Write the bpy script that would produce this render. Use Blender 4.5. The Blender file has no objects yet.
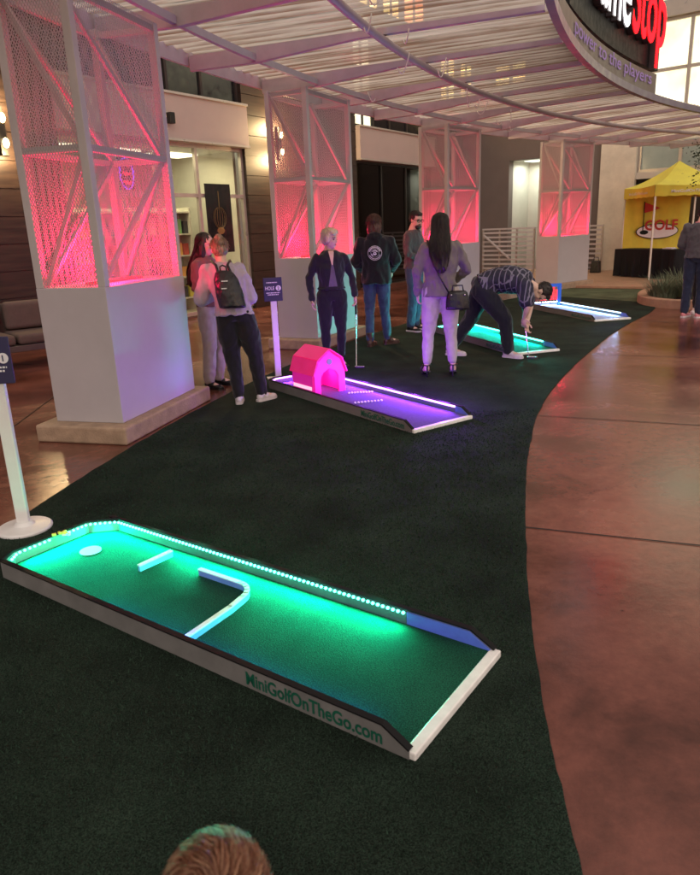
import bpy, bmesh, math, random
import numpy as np
from mathutils import Vector, Matrix, noise as mnoise
from mathutils.bvhtree import BVHTree

random.seed(7); np.random.seed(7)
R_ = math.radians
sc = bpy.context.scene
COL = sc.collection

# ------------------------------------------------------------------ materials
MATS = {}
def nmat(name):
    m = bpy.data.materials.new(name); m.use_nodes = True
    nt = m.node_tree; b = nt.nodes['Principled BSDF']
    MATS[name] = m
    return m, nt, b

def setp(b, col=None, rough=None, metal=None, spec=None, emit=None, es=None, coat=None, sheen=None, sss=None):
    if col is not None: b.inputs['Base Color'].default_value = (*col, 1)
    if rough is not None: b.inputs['Roughness'].default_value = rough
    if metal is not None: b.inputs['Metallic'].default_value = metal
    if spec is not None: b.inputs['Specular IOR Level'].default_value = spec
    if emit is not None: b.inputs['Emission Color'].default_value = (*emit, 1)
    if es is not None: b.inputs['Emission Strength'].default_value = es
    if coat is not None: b.inputs['Coat Weight'].default_value = coat
    if sheen is not None: b.inputs['Sheen Weight'].default_value = sheen

def mat(name, col, rough=.5, metal=0., spec=.5, var=.12, scale=6., bump=0., bscale=60., emit=None, es=0., coat=None, sheen=None,
        stretch=(1, 1, 1), rvar=0.1):
    """Principled with noise-driven colour and roughness variation plus fine bump."""
    m, nt, b = nmat(name)
    setp(b, col, rough, metal, spec, emit, es, coat, sheen)
    N = nt.nodes; L = nt.links
    tc = N.new('ShaderNodeTexCoord'); mp = N.new('ShaderNodeMapping'); mp.inputs['Scale'].default_value = stretch
    L.new(tc.outputs['Object'], mp.inputs['Vector'])
    nz = N.new('ShaderNodeTexNoise'); nz.inputs['Scale'].default_value = scale; nz.inputs['Detail'].default_value = 6
    nz.inputs['Roughness'].default_value = .65
    L.new(mp.outputs['Vector'], nz.inputs['Vector'])
    if var:
        cr = N.new('ShaderNodeValToRGB')
        cr.color_ramp.elements[0].position = .3; cr.color_ramp.elements[1].position = .72
        cr.color_ramp.elements[0].color = (*[max(0, c * (1 - var)) for c in col], 1)
        cr.color_ramp.elements[1].color = (*[min(1, c * (1 + var)) for c in col], 1)
        L.new(nz.outputs['Fac'], cr.inputs['Fac']); L.new(cr.outputs['Color'], b.inputs['Base Color'])
    if rvar:
        mr = N.new('ShaderNodeMapRange'); mr.inputs['To Min'].default_value = max(.02, rough - rvar); mr.inputs['To Max'].default_value = min(1, rough + rvar)
        mr.inputs['From Min'].default_value = .3; mr.inputs['From Max'].default_value = .7
        L.new(nz.outputs['Fac'], mr.inputs['Value']); L.new(mr.outputs['Result'], b.inputs['Roughness'])
    if bump:
        n2 = N.new('ShaderNodeTexNoise'); n2.inputs['Scale'].default_value = bscale; n2.inputs['Detail'].default_value = 5
        L.new(mp.outputs['Vector'], n2.inputs['Vector'])
        bp = N.new('ShaderNodeBump'); bp.inputs['Strength'].default_value = bump; bp.inputs['Distance'].default_value = .01
        L.new(n2.outputs['Fac'], bp.inputs['Height']); L.new(bp.outputs['Normal'], b.inputs['Normal'])
    return m

def emat(name, col, s, sample=True):
    m, nt, b = nmat(name)
    setp(b, [c * .3 for c in col], .6, spec=0., emit=col, es=s)
    if not sample: m.cycles.emission_sampling = 'NONE'
    return m

# palette
mat('white_steel', (.52, .49, .50), .38, 0, .5, .06, 4, .03, 40)
mat('box_paint', (.51, .48, .51), .45, 0, .5, .05, 2.5, .02, 30, rvar=.06)
mat('plinth', (.42, .30, .21), .75, 0, .4, .22, 9, .5, 70)
mat('tag_panel', (.15, .12, .105), .5, 0, .4, .2, 3)
mat('edge_violet_lit', (.14, .105, .165), .4, 0, .5, .10, 5)  # violet glow of the tagline tinted into the fascia colour
mat('canopy_steel', (.48, .43, .48), .42, 0, .5, .10, 5, .04, 40)
mat('black_trim', (.008, .008, .009), .55, 0, .18, .2, 10)
mat('black_metal', (.012, .011, .011), .45, .3, .5, .2, 8)
mat('dark_glossy', (.012, .012, .014), .15, 0, .5, .1, 5)
mat('lane_side', (.19, .185, .18), .5, 0, .4, .16, 7, .06, 60)
mat('bar_blue_lit', (.20, .34, .62), .4, 0, .5, .12, 9)
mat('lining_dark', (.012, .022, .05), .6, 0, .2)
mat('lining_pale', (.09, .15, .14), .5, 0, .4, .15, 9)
mat('lining_blue_lit', (.12, .20, .70), .35, 0, .5, .15, 9, .03, 60)
mat('lip_white', (.92, .89, .86), .35, 0, .5, .12, 12, .05, 60)
mat('text_green', (.006, .10, .06), .5, 0, .4, .1, 20)
mat('white_plastic', (.80, .79, .78), .35, 0, .5, .05, 8)
mat('navy_board', (.022, .018, .075), .4, 0, .5, .1, 8)
mat('white_ink', (.82, .80, .86), .5, 0, .3, .05, 10)
mat('barn_roof', (.95, .035, .22), .45, 0, .5, .2, 9, .08, 40, emit=(1, .008, .24), es=.26)  # emission puts the pink light into barn roof and wall colours
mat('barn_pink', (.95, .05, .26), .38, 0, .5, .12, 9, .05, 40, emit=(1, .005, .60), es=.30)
mat('ice_carpet', (.30, .33, .42), .9, 0, .2, .15, 40, .4, 300)
mat('grey_carpet', (.11, .095, .20), .9, 0, .2, .2, 40, .5, 400)
mat('concrete_wall', (.70, .65, .54), .8, 0, .3, .14, 2.2, .3, 30)
mat('grey_wall', (.17, .14, .13), .8, 0, .3, .08, 2, .15, 60)
mat('pale_wall', (.62, .60, .54), .8, 0, .3, .06, 2, .1, 40)
mat('dark_wall', (.035, .025, .022), .6, 0, .4, .2, 3)
mat('band_panel', (.42, .34, .31), .5, 0, .4, .05, 2, .03, 30)
mat('frame_metal', (.46, .42, .38), .35, .4, .5, .06, 6)
mat('shop_wall', (.72, .70, .60), .7, 0, .3, .06, 3)
mat('shop_floor', (.38, .32, .24), .35, 0, .5, .1, 3)
mat('shelf_white', (.68, .66, .56), .5)
mat('sofa_frame', (.075, .055, .05), .55, 0, .5, .25, 12, stretch=(1, 8, 8))
mat('cushion', (.11, .08, .07), .9, 0, .2, .12, 14, .3, 220)
mat('tent_yellow', (.92, .90, .16), .7, 0, .3, .07, 4, .15, 14)
mat('banner_yellow', (.72, .63, .08), .7, 0, .3, .08, 4, .2, 10)
mat('red_ink', (.50, .025, .02), .6)
mat('black_cloth', (.010, .010, .014), .85, 0, .3, .3, 5, .4, 20)
mat('tent_leg', (.72, .70, .66), .4, .3)
mat('kerb', (.48, .30, .20), .8, 0, .3, .18, 8, .35, 60)
mat('soil', (.05, .035, .025), .95, 0, .1, .4, 14, .8, 60)
mat('grass_leaf', (.17, .20, .12), .6, 0, .3, .3, 5)
mat('leaf_dark', (.022, .034, .016), .6, 0, .3, .4, 5)
mat('bark', (.07, .05, .035), .9, 0, .2, .3, 10, .6, 40, stretch=(1, 1, .2))
mat('joint', (.022, .014, .012), .9, var=.2)
mat('skin', (.70, .47, .38), .5, 0, .4, .06, 14, .04, 90)
mat('skin_tan', (.42, .22, .15), .5, 0, .4, .06, 14, .04, 90)
mat('lip', (.36, .09, .08), .4, 0, .5, .05)
mat('eye', (.02, .015, .012), .15, 0, .5, 0, rvar=0)
def cloth(name, col, rough=.85, **k):
    return mat(name, col, rough, 0, .25, k.pop('var', .14), k.pop('scale', 9), .35, k.pop('bscale', 160), sheen=.25, **k)
cloth('cloth_black', (.012, .012, .014)); cloth('cloth_black_soft', (.016, .016, .020))
cloth('cloth_lilac', (.44, .38, .44)); cloth('cloth_rose', (.20, .09, .10)); cloth('cloth_pale', (.42, .36, .36))
cloth('cloth_greytee', (.13, .12, .14)); cloth('denim', (.045, .075, .15), var=.35, scale=7); cloth('denim_dark', (.018, .024, .055), var=.3)
cloth('cloth_taupe', (.17, .145, .145)); cloth('cloth_pinkpants', (.46, .40, .40)); cloth('cloth_charcoal', (.085, .076, .085))
cloth('cloth_navy', (.012, .013, .022)); cloth('cloth_teal', (.05, .12, .14))
mat('leather_black', (.010, .010, .012), .32, 0, .5, .2, 20, .15, 120)
mat('leather_brown', (.07, .035, .022), .45, 0, .5, .25, 14, .15, 100)
mat('shoe_white', (.66, .60, .62), .55, 0, .4, .08, 20, .1, 120)
mat('shoe_pink', (.70, .26, .30), .55, 0, .4, .1, 20, .1, 120)
mat('chrome', (.6, .6, .62), .18, 1., .5, .05)
mat('gold', (.24, .17, .07), .35, .6)
def hairmat(name, c1, c2):
    m, nt, b = nmat(name); N = nt.nodes; L = nt.links
    setp(b, c1, .42, 0, .5)
    tc = N.new('ShaderNodeTexCoord'); mp = N.new('ShaderNodeMapping'); mp.inputs['Scale'].default_value = (90, 90, 7)
    nz = N.new('ShaderNodeTexNoise'); nz.inputs['Scale'].default_value = 1.; nz.inputs['Detail'].default_value = 4
    L.new(tc.outputs['Object'], mp.inputs['Vector']); L.new(mp.outputs['Vector'], nz.inputs['Vector'])
    cr = N.new('ShaderNodeValToRGB'); cr.color_ramp.elements[0].position = .35; cr.color_ramp.elements[1].position = .68
    cr.color_ramp.elements[0].color = (*c1, 1); cr.color_ramp.elements[1].color = (*c2, 1)
    L.new(nz.outputs['Fac'], cr.inputs['Fac']); L.new(cr.outputs['Color'], b.inputs['Base Color'])
    bp = N.new('ShaderNodeBump'); bp.inputs['Strength'].default_value = .7; bp.inputs['Distance'].default_value = .01
    L.new(nz.outputs['Fac'], bp.inputs['Height']); L.new(bp.outputs['Normal'], b.inputs['Normal'])
hairmat('hair_dark', (.008, .006, .005), (.035, .022, .016))
hairmat('hair_brown', (.02, .011, .007), (.07, .035, .022))
hairmat('hair_auburn', (.045, .017, .011), (.13, .055, .035))
hairmat('hair_blond', (.50, .38, .24), (.88, .76, .58))
hairmat('hair_dirtyblond', (.13, .085, .05), (.46, .32, .20))

def perforated(name, col):
    """expanded-metal mesh: diamond strands from UV metres, open between."""
    m, nt, b = nmat(name); N = nt.nodes; L = nt.links
    setp(b, col, .45, 0, .5)
    uv = N.new('ShaderNodeUVMap'); sp = N.new('ShaderNodeSeparateXYZ'); L.new(uv.outputs['UV'], sp.inputs['Vector'])
    def M(op, a, c=None):
        n = N.new('ShaderNodeMath'); n.operation = op
        for i, x in enumerate((a, c)):
            if x is None: continue
            if isinstance(x, (int, float)): n.inputs[i].default_value = x
            else: L.new(x, n.inputs[i])
        return n.outputs[0]
    u = M('MULTIPLY', sp.outputs['X'], math.pi / .025); v = M('MULTIPLY', sp.outputs['Y'], math.pi / .042)
    a = M('ABSOLUTE', M('SINE', M('ADD', u, v))); c = M('ABSOLUTE', M('SINE', M('SUBTRACT', u, v)))
    mn = M('MINIMUM', a, c)
    fac = M('LESS_THAN', mn, .46)
    tr = N.new('ShaderNodeBsdfTransparent'); mx = N.new('ShaderNodeMixShader')
    L.new(fac, mx.inputs['Fac']); L.new(tr.outputs[0], mx.inputs[1]); L.new(b.outputs[0], mx.inputs[2])
    L.new(mx.outputs[0], N['Material Output'].inputs['Surface'])
perforated('mesh_metal', (.43, .39, .42))

def turf(name, c1, c2, bump=.9):
    m, nt, b = nmat(name); N = nt.nodes; L = nt.links
    setp(b, c1, .92, 0, .15)
    tc = N.new('ShaderNodeTexCoord')
    n1 = N.new('ShaderNodeTexNoise'); n1.inputs['Scale'].default_value = 210; n1.inputs['Detail'].default_value = 4
    n2 = N.new('ShaderNodeTexNoise'); n2.inputs['Scale'].default_value = 2.2; n2.inputs['Detail'].default_value = 6
    for n in (n1, n2): L.new(tc.outputs['Object'], n.inputs['Vector'])
    cr = N.new('ShaderNodeValToRGB'); cr.color_ramp.elements[0].position = .36; cr.color_ramp.elements[1].position = .70
    cr.color_ramp.elements[0].color = (*[c * .35 for c in c1], 1); cr.color_ramp.elements[1].color = (*c2, 1)
    L.new(n1.outputs['Fac'], cr.inputs['Fac'])
    mp = N.new('ShaderNodeMapRange'); mp.inputs['From Min'].default_value = .3; mp.inputs['From Max'].default_value = .7
    mp.inputs['To Min'].default_value = .58; mp.inputs['To Max'].default_value = 1.4
    L.new(n2.outputs['Fac'], mp.inputs['Value'])
    mx = N.new('ShaderNodeVectorMath'); mx.operation = 'SCALE'
    L.new(cr.outputs['Color'], mx.inputs[0]); L.new(mp.outputs['Result'], mx.inputs['Scale'])
    L.new(mx.outputs[0], b.inputs['Base Color'])
    bp = N.new('ShaderNodeBump'); bp.inputs['Strength'].default_value = bump; bp.inputs['Distance'].default_value = .012
    L.new(n1.outputs['Fac'], bp.inputs['Height']); L.new(bp.outputs['Normal'], b.inputs['Normal'])
turf('turf_mat', (.014, .029, .019), (.034, .060, .042))
turf('turf_lane', (.012, .075, .045), (.016, .10, .062), .25)
turf('turf_far_lit', (.10, .14, .075), (.20, .25, .15))
mat('blade', (.020, .042, .027), .85, 0, .2, .5, 60)

def stained_concrete():
    m, nt, b = nmat('stained_concrete'); N = nt.nodes; L = nt.links
    tc = N.new('ShaderNodeTexCoord')
    def nz(s, d=6, r=.6, dist=0):
        n = N.new('ShaderNodeTexNoise'); n.inputs['Scale'].default_value = s; n.inputs['Detail'].default_value = d
        n.inputs['Roughness'].default_value = r; n.inputs['Distortion'].default_value = dist
        L.new(tc.outputs['Object'], n.inputs['Vector']); return n
    a = nz(.9, 8, .62, .6); c = nz(14, 5, .7); d = nz(160, 3)
    cr = N.new('ShaderNodeValToRGB'); e = cr.color_ramp.elements
    e[0].position = .32; e[0].color = (.072, .024, .014, 1); e[1].position = .74; e[1].color = (.29, .116, .076, 1)
    e2 = cr.color_ramp.elements.new(.52); e2.color = (.190, .064, .044, 1)
    L.new(a.outputs['Fac'], cr.inputs['Fac'])
    mr = N.new('ShaderNodeMapRange'); mr.inputs['From Min'].default_value = .3; mr.inputs['From Max'].default_value = .7
    mr.inputs['To Min'].default_value = .78; mr.inputs['To Max'].default_value = 1.2; L.new(c.outputs['Fac'], mr.inputs['Value'])
    vm = N.new('ShaderNodeVectorMath'); vm.operation = 'SCALE'; L.new(cr.outputs['Color'], vm.inputs[0]); L.new(mr.outputs['Result'], vm.inputs['Scale'])
    vo = N.new('ShaderNodeTexVoronoi'); vo.inputs['Scale'].default_value = 2.3; vo.inputs['Randomness'].default_value = 1; L.new(tc.outputs['Object'], vo.inputs['Vector'])
    sp = N.new('ShaderNodeMapRange'); sp.inputs['From Min'].default_value = .018; sp.inputs['From Max'].default_value = .034; sp.inputs['To Min'].default_value = .45; sp.inputs['To Max'].default_value = 1
    L.new(vo.outputs['Distance'], sp.inputs['Value'])
    vc = N.new('ShaderNodeTexVoronoi'); vc.feature = 'DISTANCE_TO_EDGE'; vc.inputs['Scale'].default_value = .55
    wd = N.new('ShaderNodeVectorMath'); wd.operation = 'MULTIPLY_ADD'; wd.inputs[1].default_value = (.5, .5, 0); L.new(c.outputs['Color'], wd.inputs[0]); L.new(tc.outputs['Object'], wd.inputs[2]); L.new(wd.outputs[0], vc.inputs['Vector'])
    ck = N.new('ShaderNodeMapRange'); ck.inputs['From Min'].default_value = .0; ck.inputs['From Max'].default_value = .006; ck.inputs['To Min'].default_value = .72; ck.inputs['To Max'].default_value = 1; L.new(vc.outputs['Distance'], ck.inputs['Value'])
    mm = N.new('ShaderNodeMath'); mm.operation = 'MULTIPLY'; L.new(sp.outputs[0], mm.inputs[0]); L.new(ck.outputs[0], mm.inputs[1])
    v2 = N.new('ShaderNodeVectorMath'); v2.operation = 'SCALE'; L.new(vm.outputs[0], v2.inputs[0]); L.new(mm.outputs[0], v2.inputs['Scale'])
    L.new(v2.outputs[0], b.inputs['Base Color'])
    rr = N.new('ShaderNodeMapRange'); rr.inputs['From Min'].default_value = .3; rr.inputs['From Max'].default_value = .7
    rr.inputs['To Min'].default_value = .07; rr.inputs['To Max'].default_value = .30; L.new(a.outputs['Fac'], rr.inputs['Value'])
    L.new(rr.outputs['Result'], b.inputs['Roughness']); b.inputs['Specular IOR Level'].default_value = .6
    ad = N.new('ShaderNodeMath'); ad.operation = 'MULTIPLY_ADD'; ad.inputs[1].default_value = .25
    L.new(d.outputs['Fac'], ad.inputs[0]); L.new(c.outputs['Fac'], ad.inputs[2])
    bp = N.new('ShaderNodeBump'); bp.inputs['Strength'].default_value = .13; bp.inputs['Distance'].default_value = .01
    L.new(ad.outputs[0], bp.inputs['Height']); L.new(bp.outputs['Normal'], b.inputs['Normal'])
stained_concrete()

def clad():
    """dark brown horizontal cladding boards with narrow joints (object z)."""
    m, nt, b = nmat('cladding'); N = nt.nodes; L = nt.links
    setp(b, (.1, .06, .04), .5, 0, .4)
    tc = N.new('ShaderNodeTexCoord'); mp = N.new('ShaderNodeMapping'); mp.inputs['Scale'].default_value = (1.2, 1.2, 14)
    L.new(tc.outputs['Object'], mp.inputs['Vector'])
    nz = N.new('ShaderNodeTexNoise'); nz.inputs['Scale'].default_value = 1.5; nz.inputs['Detail'].default_value = 7
    L.new(mp.outputs['Vector'], nz.inputs['Vector'])
    cr = N.new('ShaderNodeValToRGB'); cr.color_ramp.elements[0].color = (.016, .009, .0075, 1); cr.color_ramp.elements[1].color = (.042, .025, .018, 1)
    cr.color_ramp.elements[0].position = .3; cr.color_ramp.elements[1].position = .7
    L.new(nz.outputs['Fac'], cr.inputs['Fac'])
    L.new(cr.outputs['Color'], b.inputs['Base Color'])
clad()

def poly_sheet():
    """thin translucent corrugated roofing sheet, dark streaks of shade painted into the valleys, streaked along the ribs, partly see-through."""
    m, nt, b = nmat('roof_sheet'); N = nt.nodes; L = nt.links
    setp(b, (.50, .45, .43), .25, 0, .6)
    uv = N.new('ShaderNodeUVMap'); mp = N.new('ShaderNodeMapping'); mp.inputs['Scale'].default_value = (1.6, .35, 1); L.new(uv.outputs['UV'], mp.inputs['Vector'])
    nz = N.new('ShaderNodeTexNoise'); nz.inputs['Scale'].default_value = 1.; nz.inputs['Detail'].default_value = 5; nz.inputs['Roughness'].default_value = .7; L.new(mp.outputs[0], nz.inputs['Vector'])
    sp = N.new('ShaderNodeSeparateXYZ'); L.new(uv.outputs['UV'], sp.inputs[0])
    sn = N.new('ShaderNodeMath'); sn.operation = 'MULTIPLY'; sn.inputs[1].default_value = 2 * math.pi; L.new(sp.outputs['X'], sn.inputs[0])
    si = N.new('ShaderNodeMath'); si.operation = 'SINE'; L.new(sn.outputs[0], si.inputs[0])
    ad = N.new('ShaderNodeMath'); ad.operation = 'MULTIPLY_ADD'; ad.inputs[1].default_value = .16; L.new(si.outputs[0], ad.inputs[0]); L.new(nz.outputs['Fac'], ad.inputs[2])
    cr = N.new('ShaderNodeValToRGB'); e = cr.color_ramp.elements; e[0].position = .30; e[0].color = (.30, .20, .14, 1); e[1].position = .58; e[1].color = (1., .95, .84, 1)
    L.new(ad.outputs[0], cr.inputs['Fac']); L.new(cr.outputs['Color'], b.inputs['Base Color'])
    tl = N.new('ShaderNodeBsdfTranslucent'); L.new(cr.outputs['Color'], tl.inputs['Color'])
    tr = N.new('ShaderNodeBsdfTransparent'); tr.inputs['Color'].default_value = (.95, .9, .82, 1)
    m1 = N.new('ShaderNodeMixShader'); m1.inputs['Fac'].default_value = .88; L.new(b.outputs[0], m1.inputs[1]); L.new(tl.outputs[0], m1.inputs[2])
    cf = N.new('ShaderNodeMapRange'); cf.inputs['From Min'].default_value = .53; cf.inputs['From Max'].default_value = .68; cf.inputs['To Min'].default_value = .10; cf.inputs['To Max'].default_value = .72
    L.new(ad.outputs[0], cf.inputs['Value'])
    m2 = N.new('ShaderNodeMixShader'); L.new(cf.outputs[0], m2.inputs['Fac']); L.new(m1.outputs[0], m2.inputs[1]); L.new(tr.outputs[0], m2.inputs[2])
    L.new(m2.outputs[0], N['Material Output'].inputs['Surface'])
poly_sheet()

def glass(name, tint, refl=.12, rough=.03):
    m, nt, b = nmat(name); N = nt.nodes; L = nt.links
    N.remove(b)
    tr = N.new('ShaderNodeBsdfTransparent'); tr.inputs['Color'].default_value = (*tint, 1)
    gl = N.new('ShaderNodeBsdfGlossy'); gl.inputs['Roughness'].default_value = rough; gl.inputs['Color'].default_value = (.9, .9, .9, 1)
    fr = N.new('ShaderNodeLayerWeight'); fr.inputs['Blend'].default_value = .5
    pw = N.new('ShaderNodeMath'); pw.operation = 'POWER'; pw.inputs[1].default_value = 4.; L.new(fr.outputs['Facing'], pw.inputs[0])
    ad = N.new('ShaderNodeMath'); ad.operation = 'MULTIPLY_ADD'; ad.inputs[1].default_value = .6; ad.inputs[2].default_value = refl * .25; L.new(pw.outputs[0], ad.inputs[0])
    mx = N.new('ShaderNodeMixShader'); L.new(ad.outputs[0], mx.inputs['Fac']); L.new(tr.outputs[0], mx.inputs[1]); L.new(gl.outputs[0], mx.inputs[2])
    L.new(mx.outputs[0], N['Material Output'].inputs['Surface'])
glass('clear_glass', (.92, .92, .88)); glass('smoke_glass', (.22, .2, .19), .2); glass('fascia_glass', (.62, .52, .48), .15, .1)
mat('dull_glass', (.16, .17, .14), .12, 0, .6, .35, .7, rvar=.04, emit=(.5, .52, .40), es=.2)

def window_lit(name, c1, c2, s):
    m, nt, b = nmat(name); N = nt.nodes; L = nt.links
    setp(b, (.3, .3, .25), .2, 0, .5, (1, 1, 1), s)
    tc = N.new('ShaderNodeTexCoord'); nz = N.new('ShaderNodeTexNoise'); nz.inputs['Scale'].default_value = 1.1; nz.inputs['Detail'].default_value = 3
    L.new(tc.outputs['Object'], nz.inputs['Vector'])
    cr = N.new('ShaderNodeValToRGB'); cr.color_ramp.elements[0].position = .35; cr.color_ramp.elements[1].position = .65
    cr.color_ramp.elements[0].color = (*c1, 1); cr.color_ramp.elements[1].color = (*c2, 1)
    L.new(nz.outputs['Fac'], cr.inputs['Fac']); L.new(cr.outputs['Color'], b.inputs['Emission Color'])
window_lit('window_yellow', (.95, .82, .45), (1, .95, .74), 1.5)
window_lit('window_amber', (1, .55, .12), (1, .80, .30), 5.)
window_lit('window_orange', (1, .22, .06), (1, .42, .12), 5.)

def plaid():
    m, nt, b = nmat('plaid'); N = nt.nodes; L = nt.links
    setp(b, (.1, .1, .14), .85, 0, .2)
    tc = N.new('ShaderNodeTexCoord')
    def band(axis, scale, rot=(0, 0, 0)):
        mp = N.new('ShaderNodeMapping'); mp.inputs['Rotation'].default_value = rot; L.new(tc.outputs['Object'], mp.inputs['Vector'])
        w = N.new('ShaderNodeTexWave'); w.wave_type = 'BANDS'; w.bands_direction = axis; w.inputs['Scale'].default_value = scale
        w.inputs['Distortion'].default_value = .15; w.inputs['Detail Scale'].default_value = 2
        L.new(mp.outputs['Vector'], w.inputs['Vector'])
        r = N.new('ShaderNodeValToRGB'); r.color_ramp.interpolation = 'CONSTANT'
        r.color_ramp.elements[0].color = (0, 0, 0, 1); r.color_ramp.elements[1].position = .93; r.color_ramp.elements[1].color = (1, 1, 1, 1)
        L.new(w.outputs['Fac'], r.inputs['Fac']); return r.outputs['Color']
    a = band('X', 4.6, (0, .5, .35)); c = band('Y', 4.6, (.0, 0, .35))
    mx = N.new('ShaderNodeMath'); mx.operation = 'MAXIMUM'; L.new(a, mx.inputs[0]); L.new(c, mx.inputs[1])
    mix = N.new('ShaderNodeMix'); mix.data_type = 'RGBA'; mix.inputs['A'].default_value = (.035, .035, .055, 1); mix.inputs['B'].default_value = (.19, .18, .24, 1)
    L.new(mx.outputs[0], mix.inputs['Factor']); L.new(mix.outputs['Result'], b.inputs['Base Color'])
plaid()

emat('led_green', (.10, 1., .72), 8.5, False); emat('led_violet', (.70, .30, 1.), 4.5, False); emat('led_ice', (.60, .82, 1.), 4.0, False)
emat('led_red', (1, .02, .07), 1.2, False); mat('letter_side', (.05, .04, .045), .5); emat('letter_white', (1, .97, .98), 2.6); emat('letter_red', (1, .006, .009), 7.)
emat('letter_violet', (.62, .40, .80), .26); emat('bulb', (1, .74, .36), 14., False); emat('ceiling_lamp', (1, .92, .68), 3.)
emat('alcove_lamp', (.92, 1, .86), 1.6); emat('neon_violet', (.25, .08, 1), 2.2, False); emat('neon_red', (1, .02, .08), 2.2, False)
emat('gate_red', (1, .06, .08), 1.3); emat('gate_blue', (.08, .22, .95), .35); emat('gate_white', (.9, .93, 1), 3.0, False)
emat('barn_strip', (1, .55, .75), 1.1, False); emat('screen_white', (1, .95, .8), 1.2, False)
prods = []
for i, c in enumerate([(.6, .1, .08), (.1, .3, .5), (.7, .6, .1), (.15, .4, .15), (.75, .7, .6), (.05, .05, .06), (.5, .25, .5), (.8, .4, .1)]):
    mat('package_%d' % i, c, .4); prods.append('package_%d' % i)

SCR = bpy.data.scenes.new('scratch')
def evaluated_mesh(ob):
    SCR.collection.objects.link(ob); vl = SCR.view_layers[0]; vl.update(); dg = vl.depsgraph
    return bpy.data.meshes.new_from_object(ob.evaluated_get(dg))

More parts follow.
